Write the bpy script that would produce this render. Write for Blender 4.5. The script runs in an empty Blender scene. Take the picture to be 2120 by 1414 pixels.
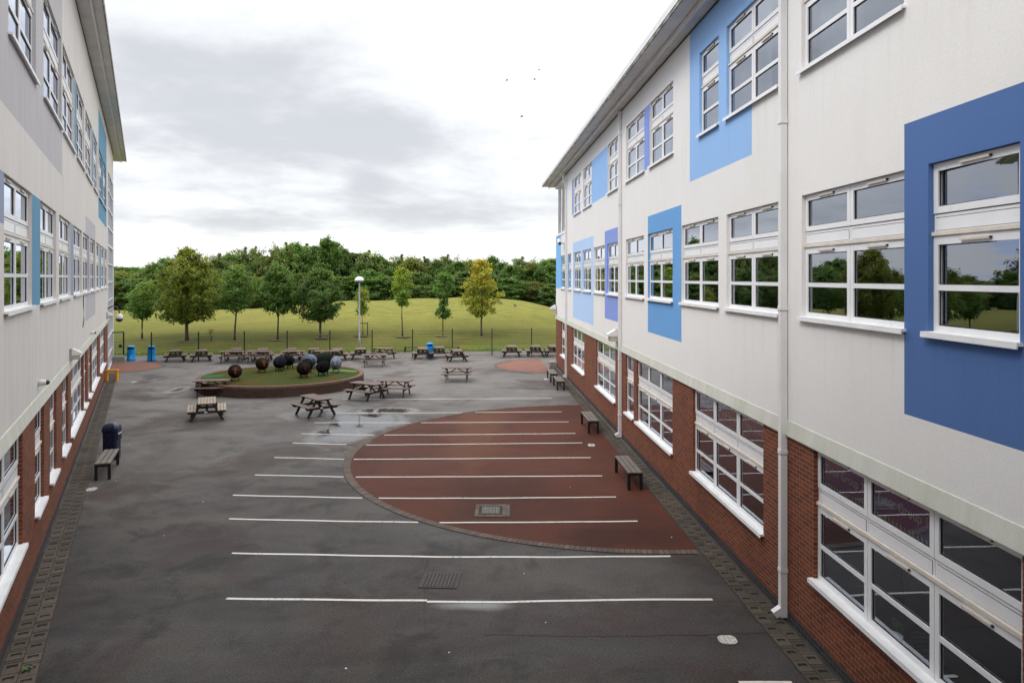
import bpy, math, random
import numpy as np
from mathutils import Vector, Matrix

random.seed(7)
RNG = np.random.default_rng(11)
SC = bpy.context.scene
COL = SC.collection
R = math.radians

# ------------------------------------------------------------------ survey constants
F, H, HOR, CX = 1460.0, 5.75, 575.0, 1060.0      # survey of the site: lens, eye height, horizon row, axis column


def G(px, py, z=0.0):
    """survey point -> place on the level z"""
    y = F * (H - z) / (py - HOR)
    return Vector(((px - CX) / F * y, y, z))


# ------------------------------------------------------------------ mesh helpers
class MB:
    def __init__(s):
        s.v, s.f, s.m, s.uv, s.sm = [], [], [], [], []

    def face(s, pts, mi=0, uv=None, smooth=False):
        b = len(s.v)
        s.v.extend([tuple(p) for p in pts])
        s.f.append(tuple(range(b, b + len(pts))))
        s.m.append(mi)
        s.uv.append(uv if uv else [(0, 0)] * len(pts))
        s.sm.append(smooth)

    def box(s, lo, hi, M=None, mi=0):
        x0, y0, z0 = lo
        x1, y1, z1 = hi
        c = [Vector(p) for p in ((x0, y0, z0), (x1, y0, z0), (x1, y1, z0), (x0, y1, z0),
                                 (x0, y0, z1), (x1, y0, z1), (x1, y1, z1), (x0, y1, z1))]
        if M is not None:
            c = [M @ p for p in c]
        b = len(s.v)
        s.v.extend([tuple(p) for p in c])
        for q in ((0, 3, 2, 1), (4, 5, 6, 7), (0, 1, 5, 4), (1, 2, 6, 5), (2, 3, 7, 6), (3, 0, 4, 7)):
            s.f.append(tuple(b + i for i in q))
            s.m.append(mi)
            s.uv.append([(0, 0)] * 4)
            s.sm.append(False)

    def bar(s, p, q, w, h, mi=0, up=(0, 0, 1)):
        """rectangular bar from p to q, w sideways, h in the up direction"""
        p, q = Vector(p), Vector(q)
        d = (q - p)
        L = d.length
        d.normalize()
        u = Vector(up)
        sdir = d.cross(u)
        if sdir.length < 1e-4:
            sdir = d.cross(Vector((0, 1, 0)))
        sdir.normalize()
        u = sdir.cross(d)
        M = Matrix(((d.x, sdir.x, u.x, p.x), (d.y, sdir.y, u.y, p.y), (d.z, sdir.z, u.z, p.z), (0, 0, 0, 1)))
        s.box((0, -w / 2, -h / 2), (L, w / 2, h / 2), M, mi)

    def tube(s, pts, rad, n=8, mi=0, cap=True):
        pts = [Vector(p) for p in pts]
        rad = rad if isinstance(rad, (list, tuple)) else [rad] * len(pts)
        b = len(s.v)
        for i, p in enumerate(pts):
            d = (pts[min(i + 1, len(pts) - 1)] - pts[max(i - 1, 0)]).normalized()
            a = d.cross(Vector((0, 0, 1)))
            if a.length < 1e-3:
                a = Vector((1, 0, 0))
            a.normalize()
            c = d.cross(a)
            for k in range(n):
                t = 2 * math.pi * k / n
                s.v.append(tuple(p + (a * math.cos(t) + c * math.sin(t)) * rad[i]))
        for i in range(len(pts) - 1):
            for k in range(n):
                k2 = (k + 1) % n
                s.f.append((b + i * n + k, b + i * n + k2, b + (i + 1) * n + k2, b + (i + 1) * n + k))
                s.m.append(mi); s.uv.append([(0, 0)] * 4); s.sm.append(True)
        if cap:
            e = b + (len(pts) - 1) * n
            s.f.append(tuple(b + k for k in range(n))[::-1]); s.m.append(mi); s.uv.append([(0, 0)] * n); s.sm.append(False)
            s.f.append(tuple(e + k for k in range(n))); s.m.append(mi); s.uv.append([(0, 0)] * n); s.sm.append(False)

    def lathe(s, prof, n=20, mi=0, M=None, cap=True):
        """prof: (radius, z) from the bottom up"""
        b = len(s.v)
        for r, z in prof:
            for k in range(n):
                t = 2 * math.pi * k / n
                p = Vector((r * math.cos(t), r * math.sin(t), z))
                s.v.append(tuple(M @ p if M is not None else p))
        for i in range(len(prof) - 1):
            for k in range(n):
                k2 = (k + 1) % n
                s.f.append((b + i * n + k, b + i * n + k2, b + (i + 1) * n + k2, b + (i + 1) * n + k))
                s.m.append(mi); s.uv.append([(0, 0)] * 4); s.sm.append(True)
        if cap:
            e = b + (len(prof) - 1) * n
            for q in (tuple(b + k for k in range(n))[::-1], tuple(e + k for k in range(n))):
                s.f.append(q); s.m.append(mi); s.uv.append([(0, 0)] * n); s.sm.append(False)

    def build(s, name, mats, parent=None, off=None, bevel=0.0):
        me = bpy.data.meshes.new(name)
        v = s.v if off is None else [(p[0] - off[0], p[1] - off[1], p[2] - off[2]) for p in s.v]
        me.from_pydata(v, [], s.f)
        for m in (mats if isinstance(mats, (list, tuple)) else [mats]):
            me.materials.append(m)
        me.polygons.foreach_set('material_index', s.m)
        me.polygons.foreach_set('use_smooth', s.sm)
        uvl = me.uv_layers.new(name='UVMap')
        flat = [c for u in s.uv for p in u for c in p]
        uvl.data.foreach_set('uv', flat)
        me.update()
        o = bpy.data.objects.new(name, me)
        COL.objects.link(o)
        if parent is not None:
            o.parent = parent
        if bevel > 0:
            md = o.modifiers.new('bevel', 'BEVEL')
            md.width = bevel; md.segments = 1; md.limit_method = 'ANGLE'; md.angle_limit = R(40)
        return o


def tag(o, label=None, cat=None, group=None, kind=None):
    if label: o['label'] = label
    if cat: o['category'] = cat
    if group: o['group'] = group
    if kind: o['kind'] = kind
    return o


def empty(name, loc, rz=0.0, label=None, cat=None, group=None):
    o = bpy.data.objects.new(name, None)
    COL.objects.link(o)
    o.location = loc
    o.rotation_euler = (0, 0, rz)
    o.empty_display_size = 0.2
    return tag(o, label, cat, group)


KIDS = {}


def copy_tree(o, parent=None):
    c = o.copy()
    COL.objects.link(c)
    if parent is not None:
        c.parent = parent
    for ch in [k for k in bpy.data.objects if k.parent == o]:
        copy_tree(ch, c)
    return c


# ------------------------------------------------------------------ material helpers
class NT:
    def __init__(s, name):
        s.mat = bpy.data.materials.new(name)
        s.mat.use_nodes = True
        s.t = s.mat.node_tree
        s.n, s.l = s.t.nodes, s.t.links
        s.p = s.n['Principled BSDF']
        s.out = s.n['Material Output']

    def new(s, typ, **kw):
        nd = s.n.new(typ)
        for k, v in kw.items():
            setattr(nd, k, v)
        return nd

    def set(s, sock, val):
        if hasattr(val, 'is_output') or hasattr(val, 'links'):
            s.l.new(val, sock)
        else:
            sock.default_value = val

    def pos(s):
        return s.new('ShaderNodeNewGeometry').outputs['Position']

    def objco(s):
        return s.new('ShaderNodeTexCoord').outputs['Object']

    def mapping(s, vec, scale=(1, 1, 1), loc=(0, 0, 0), rot=(0, 0, 0)):
        m = s.new('ShaderNodeMapping')
        s.l.new(vec, m.inputs['Vector'])
        m.inputs['Scale'].default_value = scale
        m.inputs['Location'].default_value = loc
        m.inputs['Rotation'].default_value = rot
        return m.outputs[0]

    def noise(s, vec, scale, detail=4.0, rough=0.55, dist=0.0):
        nd = s.new('ShaderNodeTexNoise')
        s.l.new(vec, nd.inputs['Vector'])
        nd.inputs['Scale'].default_value = scale
        nd.inputs['Detail'].default_value = detail
        nd.inputs['Roughness'].default_value = rough
        nd.inputs['Distortion'].default_value = dist
        return nd.outputs['Fac']

    def ramp(s, fac, a, b, lo=0.0, hi=1.0):
        m = s.new('ShaderNodeMapRange')
        m.clamp = True
        s.l.new(fac, m.inputs['Value'])
        m.inputs['From Min'].default_value = a
        m.inputs['From Max'].default_value = b
        m.inputs['To Min'].default_value = lo
        m.inputs['To Max'].default_value = hi
        return m.outputs[0]

    def mix(s, fac, a, b, mode='MIX'):
        m = s.new('ShaderNodeMix', data_type='RGBA', blend_type=mode)
        s.set(m.inputs[0], fac)
        for sock, v in ((m.inputs[6], a), (m.inputs[7], b)):
            if isinstance(v, tuple):
                sock.default_value = v if len(v) == 4 else v + (1.0,)
            else:
                s.l.new(v, sock)
        return m.outputs[2]

    def math(s, op, a, b=0.0):
        m = s.new('ShaderNodeMath', operation=op)
        s.set(m.inputs[0], a)
        s.set(m.inputs[1], b)
        return m.outputs[0]

    def bump(s, height, strength, dist=0.01):
        b = s.new('ShaderNodeBump')
        b.inputs['Strength'].default_value = strength
        b.inputs['Distance'].default_value = dist
        s.l.new(height, b.inputs['Height'])
        s.l.new(b.outputs[0], s.p.inputs['Normal'])

    def color(s, c):
        if isinstance(c, tuple):
            s.p.inputs['Base Color'].default_value = c + (1.0,) if len(c) == 3 else c
        else:
            s.l.new(c, s.p.inputs['Base Color'])
        return s

    def rough(s, r):
        s.set(s.p.inputs['Roughness'], r)
        return s


def simple(name, c, rough=0.5, metal=0.0, spec=0.5, var=0.12, scale=6.0, bump=0.0, obj=False):
    n = NT(name)
    co = n.objco() if obj else n.pos()
    f = n.noise(co, scale, 5.0)
    dark = tuple(x * (1 - var) for x in c)
    lite = tuple(min(1, x * (1 + var)) for x in c)
    n.color(n.mix(n.ramp(f, 0.3, 0.7), dark, lite))
    n.rough(n.ramp(n.noise(co, scale * 2.3, 3.0), 0.3, 0.7, max(0.02, rough - 0.08), min(1, rough + 0.08)))
    n.p.inputs['Metallic'].default_value = metal
    n.p.inputs['Specular IOR Level'].default_value = spec
    if bump:
        n.bump(n.noise(co, scale * 8, 4.0), bump, 0.004)
    return n.mat


def streaks(n, scale=1.0, zs=0.12):
    """vertical run-off pattern"""
    return n.noise(n.mapping(n.pos(), (2.2 * scale, 2.2 * scale, zs)), 1.6, 6.0, 0.62)


def render_mat(name, c, dirt=(0.55, 0.53, 0.48), amt=0.35, rough=0.85, streak_lo=0.46, sk=1.0, sills=(5.08, 9.04), run=0.36):
    """painted rough-cast render with run-off staining"""
    n = NT(name)
    po = n.pos()
    st = n.ramp(streaks(n), streak_lo, 0.78, 0.0, amt * sk)
    bl = n.ramp(n.noise(po, 0.35, 4.0), 0.42, 0.75, 0.0, amt * 0.6)
    fine = n.ramp(n.noise(po, 34.0, 5.0, 0.7), 0.3, 0.7, 0.945, 1.035)
    bl2 = n.ramp(n.noise(n.mapping(po, (1.0, 1.0, 0.55), (5, 2, 1)), 1.1, 6.0, 0.65), 0.5, 0.75, 0.0, amt * 0.55)
    col = n.mix(st, c, tuple(a * b for a, b in zip(c, dirt)))
    col = n.mix(bl, col, tuple(a * 0.86 for a in c))
    # dirty run-off below each row of sills
    zz = n.new('ShaderNodeSeparateXYZ')
    n.l.new(po, zz.inputs[0])
    thin = n.ramp(n.noise(n.mapping(po, (7.0, 7.0, 0.22)), 1.0, 5.0, 0.7), 0.53, 0.72)
    for zs in sills:
        up_ = n.ramp(zz.outputs[2], zs - 1.3, zs - 0.02, 0.0, 1.0)
        cut = n.math('LESS_THAN', zz.outputs[2], zs)
        col = n.mix(n.math('MULTIPLY', n.math('MULTIPLY', up_, cut), n.math('MULTIPLY', thin, run)), col, tuple(a * b for a, b in zip(c, (0.70, 0.67, 0.60))))
    col = n.mix(bl2, col, tuple(a * b for a, b in zip(c, (0.80, 0.79, 0.76))))
    g = n.new('ShaderNodeCombineColor')
    for k in range(3):
        n.l.new(fine, g.inputs[k])
    n.color(n.mix(1.0, col, g.outputs[0], 'MULTIPLY')).rough(rough)
    n.p.inputs['Specular IOR Level'].default_value = 0.25
    n.bump(n.noise(po, 46.0, 4.0, 0.65), 0.38, 0.006)
    return n.mat


def brick_mat(name, c1, c2, cm, bw=0.225, bh=0.075, rough=0.8, uv=True, stain=0.25):
    n = NT(name)
    co = n.new('ShaderNodeUVMap', uv_map='UVMap').outputs[0]
    b = n.new('ShaderNodeTexBrick')
    n.l.new(co, b.inputs['Vector'])
    b.offset = 0.5
    b.inputs['Color1'].default_value = c1 + (1,)
    b.inputs['Color2'].default_value = c2 + (1,)
    b.inputs['Mortar'].default_value = cm + (1,)
    b.inputs['Scale'].default_value = 1.0
    b.inputs['Brick Width'].default_value = bw
    b.inputs['Row Height'].default_value = bh
    b.inputs['Mortar Size'].default_value = 0.0055
    b.inputs['Mortar Smooth'].default_value = 0.2
    b.inputs['Bias'].default_value = -0.05
    po = n.pos()
    col = n.mix(n.ramp(n.noise(po, 0.8, 5.0), 0.4, 0.75, 0.0, stain), b.outputs['Color'], (c2[0] * 0.55, c2[1] * 0.6, c2[2] * 0.7))
    sp = n.ramp(n.noise(po, 40.0, 3.0), 0.2, 0.8, 0.8, 1.18)
    g = n.new('ShaderNodeCombineColor')
    for k in range(3):
        n.l.new(sp, g.inputs[k])
    col = n.mix(1.0, col, g.outputs[0], 'MULTIPLY')
    # faint lime bloom
    col = n.mix(n.ramp(n.noise(po, 2.3, 6.0, 0.7), 0.66, 0.8, 0.0, 0.28), col, (0.5, 0.42, 0.38))
    n.color(col).rough(rough)
    n.p.inputs['Specular IOR Level'].default_value = 0.3
    inv = n.math('SUBTRACT', 1.0, b.outputs['Fac'])
    n.bump(inv, 0.5, 0.008)
    return n.mat


M = {}
M['render_white'] = render_mat('white_render', (0.79, 0.775, 0.75), amt=0.36, streak_lo=0.52, sk=0.18)
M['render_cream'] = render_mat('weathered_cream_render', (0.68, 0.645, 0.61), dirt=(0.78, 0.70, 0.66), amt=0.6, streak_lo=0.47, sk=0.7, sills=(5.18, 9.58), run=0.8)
M['render_lilac'] = render_mat('lilac_grey_render', (0.50, 0.485, 0.495), dirt=(0.8, 0.78, 0.76), amt=0.5)
M['render_band'] = render_mat('drip_band_render', (0.60, 0.595, 0.54), dirt=(0.72, 0.78, 0.62), amt=0.8, streak_lo=0.4)
M['blue_light'] = render_mat('light_blue_paint', (0.30, 0.50, 0.82), dirt=(0.9, 0.9, 0.9), amt=0.25, sk=0.35)
M['blue_pale'] = render_mat('pale_blue_paint', (0.46, 0.62, 0.87), dirt=(0.9, 0.9, 0.9), amt=0.25, sk=0.35)
M['blue_mid'] = render_mat('mid_blue_paint', (0.15, 0.36, 0.68), dirt=(0.85, 0.88, 0.9), amt=0.35, sk=0.35)
M['blue_bright'] = render_mat('bright_blue_paint', (0.22, 0.48, 0.82), dirt=(0.9, 0.9, 0.9), amt=0.25, sk=0.35)
M['blue_dark'] = render_mat('deep_blue_paint', (0.085, 0.165, 0.38), dirt=(0.85, 0.88, 0.9), amt=0.4, sk=0.35)
M['blue_peri'] = render_mat('periwinkle_paint', (0.24, 0.33, 0.70), dirt=(0.9, 0.9, 0.9), amt=0.25, sk=0.35)
M['blue_teal'] = render_mat('weathered_teal_paint', (0.13, 0.30, 0.44), dirt=(0.85, 0.85, 0.85), amt=0.4)
M['blue_grey'] = render_mat('weathered_periwinkle_paint', (0.30, 0.34, 0.46), dirt=(0.85, 0.85, 0.85), amt=0.4)
M['brick'] = brick_mat('red_facing_brick', (0.218, 0.060, 0.023), (0.125, 0.033, 0.016), (0.27, 0.195, 0.155))
M['brick_dark'] = brick_mat('dark_engineering_brick', (0.045, 0.04, 0.042), (0.03, 0.027, 0.03), (0.12, 0.11, 0.1))
M['planter_brick'] = brick_mat('planter_brick', (0.085, 0.042, 0.030), (0.048, 0.027, 0.021), (0.11, 0.085, 0.07), 0.225, 0.075, stain=0.6)
M['planter_cope'] = brick_mat('planter_coping', (0.21, 0.115, 0.078), (0.14, 0.080, 0.056), (0.05, 0.04, 0.034), 0.075, 0.3)
M['upvc'] = simple('white_window_frame', (0.80, 0.80, 0.81), 0.35, var=0.04, scale=2.0)
M['sill'] = simple('white_metal_sill', (0.82, 0.82, 0.82), 0.4, var=0.06, scale=3.0)
M['lip'] = simple('cream_drip_rail', (0.68, 0.62, 0.54), 0.5, var=0.1)
M['vent'] = simple('cream_vent_plastic', (0.62, 0.57, 0.49), 0.5, var=0.1)
M['gap'] = simple('dark_seal', (0.02, 0.02, 0.02), 0.7)
M['pipe'] = simple('white_pipe_paint', (0.74, 0.73, 0.72), 0.45, var=0.06, scale=1.5)
M['soffit'] = simple('grey_soffit_board', (0.62, 0.61, 0.61), 0.6, var=0.1, scale=1.2)
M['roof'] = simple('grey_roof_sheet', (0.28, 0.29, 0.3), 0.5, var=0.1)
M['blind'] = simple('pale_blind_fabric', (0.66, 0.70, 0.72), 0.8, var=0.06, scale=9)
M['inside'] = simple('classroom_plaster', (0.33, 0.35, 0.33), 0.9, var=0.15, scale=0.8)
M['inside_floor'] = simple('classroom_carpet', (0.06, 0.065, 0.075), 0.95)
M['desk'] = simple('pale_green_worktop', (0.38, 0.46, 0.42), 0.5)
M['basket'] = simple('pale_green_basket', (0.42, 0.52, 0.42), 0.6)
M['banner'] = simple('purple_banner', (0.20, 0.045, 0.46), 0.6, var=0.08)
M['banner_ink'] = simple('pale_banner_ink', (0.85, 0.80, 0.88), 0.6, var=0.05)
M['banner_foot'] = simple('banner_patterned_edge', (0.10, 0.10, 0.11), 0.6)
M['black_metal'] = simple('black_powder_coat', (0.012, 0.012, 0.013), 0.4)
M['green_metal'] = simple('dark_green_powder_coat', (0.008, 0.035, 0.02), 0.45)
M['galv'] = simple('galvanised_steel', (0.42, 0.43, 0.45), 0.4, metal=0.6)
M['dome_white'] = simple('white_lamp_cowl', (0.72, 0.74, 0.78), 0.35)
M['cam_white'] = simple('white_camera_housing', (0.7, 0.69, 0.67), 0.4)
M['cam_dark'] = simple('smoked_camera_dome', (0.02, 0.02, 0.022), 0.1)
M['lens_lit'] = simple('floodlight_glass', (0.45, 0.42, 0.35), 0.2)
M['bin_blue'] = simple('bright_blue_plastic', (0.0, 0.27, 0.70), 0.35, var=0.06, obj=True)
M['bin_navy'] = simple('navy_plastic', (0.008, 0.012, 0.042), 0.3, obj=True)
M['bin_dark'] = simple('dark_bin_mouth', (0.008, 0.008, 0.01), 0.8)
M['white_mark'] = simple('white_sticker', (0.75, 0.77, 0.8), 0.5)
M['yellow'] = simple('yellow_paint', (0.72, 0.33, 0.01), 0.4, obj=True)
M['concrete'] = simple('grey_concrete', (0.24, 0.22, 0.2), 0.85, var=0.2, scale=9)
M['cover_white'] = simple('pale_access_cover', (0.50, 0.475, 0.44), 0.7, var=0.3, scale=14)
M['rust'] = simple('rusty_iron', (0.030, 0.019, 0.016), 0.55, metal=0.3, var=0.4, scale=18, bump=0.3)
M['iron_grey'] = simple('worn_grey_iron', (0.125, 0.108, 0.098), 0.65, metal=0.1, var=0.5, scale=25, bump=0.3)
M['bird'] = simple('black_plumage', (0.012, 0.012, 0.014), 0.6)
M['bark'] = simple('tree_bark', (0.085, 0.065, 0.048), 0.9, var=0.35, scale=12, bump=0.5, obj=True)
M['stake'] = simple('weathered_stake', (0.2, 0.15, 0.1), 0.85, obj=True)
M['mulch'] = simple('bark_mulch', (0.10, 0.062, 0.038), 0.95, var=0.4, scale=20)


def wood(name, c, grey=0.35):
    n = NT(name)
    co = n.objco()
    rnd = n.new('ShaderNodeObjectInfo').outputs['Random']
    gr = n.noise(n.mapping(co, (2.0, 26.0, 26.0)), 2.0, 6.0, 0.65)
    wk = n.noise(co, 1.7, 4.0)
    col = n.mix(n.ramp(gr, 0.3, 0.72), tuple(x * 0.6 for x in c), tuple(min(1, x * 1.4) for x in c))
    col = n.mix(n.ramp(wk, 0.35, 0.7, 0.0, grey), col, (c[0] * 1.5, c[0] * 1.35, c[0] * 1.25))
    col = n.mix(n.math('MULTIPLY', rnd, 0.35), col, (c[0] * 0.55, c[1] * 0.5, c[2] * 0.5))
    n.color(col).rough(n.ramp(gr, 0.3, 0.7, 0.42, 0.7))
    n.bump(gr, 0.25, 0.004)
    return n.mat


M['wood_top'] = wood('weathered_brown_planks', (0.135, 0.072, 0.050), 0.45)
M['wood'] = wood('stained_brown_timber', (0.042, 0.022, 0.017), 0.15)
M['wood_pale'] = wood('bleached_tan_planks', (0.27, 0.205, 0.13), 0.4)
M['bench_wood'] = wood('weathered_grey_bench_slats', (0.145, 0.115, 0.092), 0.7)


def glass_mat():
    n = NT('window_glass')
    tr = n.new('ShaderNodeBsdfTransparent')
    tr.inputs['Color'].default_value = (0.74, 0.84, 0.80, 1)
    gl = n.new('ShaderNodeBsdfGlossy')
    gl.inputs['Roughness'].default_value = 0.0
    gl.inputs['Color'].default_value = (0.84, 0.89, 1.0, 1)
    fr = n.new('ShaderNodeFresnel')
    fr.inputs['IOR'].default_value = 1.52
    wob = n.new('ShaderNodeBump')
    wob.inputs['Strength'].default_value = 0.05
    wob.inputs['Distance'].default_value = 0.02
    n.l.new(n.noise(n.pos(), 1.3, 1.0), wob.inputs['Height'])
    n.l.new(wob.outputs[0], gl.inputs['Normal'])
    f = n.new('ShaderNodeMath', operation='MULTIPLY_ADD')
    f.use_clamp = True
    n.l.new(fr.outputs[0], f.inputs[0])
    f.inputs[1].default_value = 2.0
    f.inputs[2].default_value = 0.14
    mx = n.new('ShaderNodeMixShader')
    n.l.new(f.outputs[0], mx.inputs[0])
    n.l.new(tr.outputs[0], mx.inputs[1])
    n.l.new(gl.outputs[0], mx.inputs[2])
    n.l.new(mx.outputs[0], n.out.inputs['Surface'])
    return n.mat


M['glass'] = glass_mat()


def foliage_mat():
    n = NT('leaf_foliage')
    at = n.new('ShaderNodeVertexColor', layer_name='tint').outputs['Color']
    rnd = n.new('ShaderNodeObjectInfo').outputs['Random']
    hs = n.new('ShaderNodeHueSaturation')
    n.l.new(n.ramp(rnd, 0, 1, 0.497, 0.516), hs.inputs['Hue'])
    n.l.new(n.ramp(rnd, 0, 1, 1.05, 1.6), hs.inputs['Value'])
    n.l.new(at, hs.inputs['Color'])
    n.color(hs.outputs[0]).rough(0.55)
    n.p.inputs['Specular IOR Level'].default_value = 0.35
    tl = n.new('ShaderNodeBsdfTranslucent')
    n.l.new(n.mix(1.0, hs.outputs[0], (1.25, 1.3, 0.7), 'MULTIPLY'), tl.inputs['Color'])
    mx = n.new('ShaderNodeMixShader')
    mx.inputs[0].default_value = 0.42
    n.l.new(n.p.outputs[0], mx.inputs[1])
    n.l.new(tl.outputs[0], mx.inputs[2])
    n.l.new(mx.outputs[0], n.out.inputs['Surface'])
    return n.mat


M['leaf'] = foliage_mat()


def asphalt_mat():
    n = NT('damp_asphalt')
    po = n.pos()
    big = n.noise(po, 0.16, 6.0, 0.6, 0.6)
    mid = n.noise(po, 0.9, 6.0, 0.65, 0.4)
    long_ = n.noise(n.mapping(po, (0.16, 0.7, 1.0)), 1.3, 6.0, 0.62, 0.5)
    fine = n.noise(po, 48.0, 3.0, 0.7)
    grain = n.noise(po, 24.0, 5.0, 0.75)
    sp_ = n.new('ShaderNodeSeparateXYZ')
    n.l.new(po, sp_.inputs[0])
    # sky sheen painted in towards the open end, shade and damp between the walls
    far_sheen = n.ramp(n.math('ADD', n.math('MULTIPLY', sp_.outputs[1], 0.029), n.ramp(n.noise(po, 0.11, 5.0, 0.6), 0.25, 0.75, -0.34, 0.34)), 0.22, 1.05)
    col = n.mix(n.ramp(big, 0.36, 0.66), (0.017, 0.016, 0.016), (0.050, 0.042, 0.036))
    col = n.mix(n.math('MULTIPLY', far_sheen, 0.9), col, (0.172, 0.158, 0.144))
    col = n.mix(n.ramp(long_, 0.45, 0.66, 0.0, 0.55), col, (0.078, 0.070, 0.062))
    near_wt = n.math('SUBTRACT', 1.0, n.math('MULTIPLY', far_sheen, 0.72))  # damp mottles fade out where the painted sheen sets in
    col = n.mix(n.math('MULTIPLY', near_wt, n.ramp(mid, 0.50, 0.64, 0.0, 0.85)), col, (0.020, 0.017, 0.015))
    col = n.mix(n.math('MULTIPLY', near_wt, n.ramp(n.noise(po, 0.42, 5.0, 0.65, 0.4), 0.52, 0.66, 0.0, 0.6)), col, (0.024, 0.029, 0.031))
    col = n.mix(n.ramp(n.noise(n.mapping(po, (1, 1, 1), (9, 4, 0)), 0.3, 6.0, 0.65, 0.6), 0.50, 0.62, 0.0, 0.75), col, (0.048, 0.032, 0.030))
    # paler worn areas where feet and wheels pass, each with a ragged outline
    rag = n.ramp(n.noise(po, 0.55, 7.0, 0.68), 0.22, 0.78, -0.75, 0.75)
    for (px, py, rx, ry, amt, c2) in ((1200, 1190, 2.6, 1.1, 0.55, (0.088, 0.079, 0.070)), (520, 880, 3.2, 4.2, 0.32, (0.105, 0.096, 0.086)), (330, 960, 1.5, 3.0, 0.4, (0.085, 0.074, 0.062)),
                                      (620, 1085, 1.6, 1.2, 0.35, (0.080, 0.066, 0.062)), (930, 800, 4.5, 5.0, 0.5, (0.165, 0.153, 0.140)), (1250, 1345, 1.8, 0.5, 0.4, (0.060, 0.064, 0.060))):
        c = G(px, py)
        d = n.new('ShaderNodeVectorMath', operation='LENGTH')
        n.l.new(n.mapping(po, (1 / rx, 1 / ry, 0), (-c.x / rx, -c.y / ry, 0)), d.inputs[0])
        col = n.mix(n.ramp(n.math('ADD', d.outputs['Value'], rag), 0.45, 1.05, amt, 0.0), col, c2)
    sp = n.math('MULTIPLY', n.ramp(fine, 0.25, 0.75, 0.55, 1.5), n.ramp(grain, 0.3, 0.7, 0.66, 1.4))
    g = n.new('ShaderNodeCombineColor')
    for k in range(3):
        n.l.new(sp, g.inputs[k])
    col = n.mix(1.0, col, g.outputs[0], 'MULTIPLY')
    # bright stone chips
    vo = n.new('ShaderNodeTexVoronoi')
    n.l.new(po, vo.inputs['Vector'])
    vo.inputs['Scale'].default_value = 9.0
    col = n.mix(n.ramp(vo.outputs['Distance'], 0.05, 0.075, 0.6, 0.0), col, (0.20, 0.19, 0.18))
    # wet hollows, each with its own outline
    wet = None
    wob = n.ramp(n.noise(po, 0.75, 5.0, 0.6), 0.25, 0.75, -0.32, 0.32)
    for (px, py, rx, ry, soft, amt) in ((752, 872, 1.7, 2.3, 0.45, 1.0), (705, 898, 1.2, 1.5, 0.5, 0.95), (800, 852, 1.5, 0.9, 0.45, 1.0),
                                        (985, 1252, 0.75, 0.22, 0.7, 0.75), (372, 806, 0.5, 1.2, 0.7, 0.75), (660, 856, 1.5, 1.6, 0.7, 0.7)):
        c = G(px, py)
        d = n.new('ShaderNodeVectorMath', operation='LENGTH')
        mp = n.mapping(po, (1 / rx, 1 / ry, 0), (-c.x / rx, -c.y / ry, 0))
        n.l.new(mp, d.inputs[0])
        dd = n.math('ADD', d.outputs['Value'], wob)
        w = n.ramp(dd, 1.0 - soft, 1.0 + soft * 0.25, amt, 0.0)
        wet = w if wet is None else n.math('MAXIMUM', wet, w)
    col = n.mix(n.math('MULTIPLY', wet, 0.35), col, (0.022, 0.022, 0.024))
    n.color(col)
    damp = n.ramp(big, 0.3, 0.7, 0.62, 0.78)
    n.rough(n.ramp(n.math('SUBTRACT', damp, n.math('MULTIPLY', wet, 0.74)), 0.04, 1.0, 0.04, 1.0))
    n.l.new(n.ramp(wet, 0.0, 0.6, 0.22, 1.0), n.p.inputs['Specular IOR Level'])
    bs = n.new('ShaderNodeBump')
    bs.inputs['Distance'].default_value = 0.006
    n.l.new(n.math('SUBTRACT', 0.55, n.math('MULTIPLY', wet, 0.55)), bs.inputs['Strength'])
    n.l.new(fine, bs.inputs['Height'])
    n.l.new(bs.outputs[0], n.p.inputs['Normal'])
    return n.mat


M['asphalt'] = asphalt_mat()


def red_mat():
    n = NT('red_macadam')
    po = n.pos()
    col = n.mix(n.ramp(n.noise(po, 0.3, 6.0, 0.6, 0.5), 0.35, 0.7), (0.062, 0.021, 0.013), (0.104, 0.034, 0.020))
    col = n.mix(n.ramp(n.noise(po, 1.1, 5.0), 0.5, 0.75, 0.0, 0.4), col, (0.052, 0.027, 0.019))
    rag = n.ramp(n.noise(po, 0.5, 7.0, 0.68), 0.22, 0.78, -0.8, 0.8)
    for (px, py, rx, ry, amt, c2) in ((985, 890, 1.4, 6.0, 0.65, (0.135, 0.056, 0.030)), (860, 940, 2.0, 3.0, 0.4, (0.105, 0.045, 0.030)), (1250, 1110, 1.6, 0.7, 0.55, (0.036, 0.014, 0.011)), (1120, 960, 2.4, 2.0, 0.4, (0.11, 0.042, 0.026))):
        c = G(px, py)
        d = n.new('ShaderNodeVectorMath', operation='LENGTH')
        n.l.new(n.mapping(po, (1 / rx, 1 / ry, 0), (-c.x / rx, -c.y / ry, 0)), d.inputs[0])
        col = n.mix(n.ramp(n.math('ADD', d.outputs['Value'], rag), 0.4, 1.1, amt, 0.0), col, c2)
    sp = n.ramp(n.noise(po, 42.0, 4.0, 0.75), 0.28, 0.72, 0.6, 1.5)
    g = n.new('ShaderNodeCombineColor')
    for k in range(3):
        n.l.new(sp, g.inputs[k])
    n.color(n.mix(1.0, col, g.outputs[0], 'MULTIPLY')).rough(0.75)
    n.p.inputs['Specular IOR Level'].default_value = 0.15
    n.bump(n.noise(po, 80.0, 2.0), 0.5, 0.005)
    return n.mat


M['red'] = red_mat()


def rubber_mat():
    n = NT('pale_red_macadam')
    po = n.pos()
    n.color(n.mix(n.ramp(n.noise(po, 0.8, 6.0), 0.35, 0.7), (0.16, 0.055, 0.032), (0.22, 0.08, 0.048))).rough(0.75)
    n.bump(n.noise(po, 80.0, 2.0), 0.4, 0.005)
    return n.mat


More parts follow.
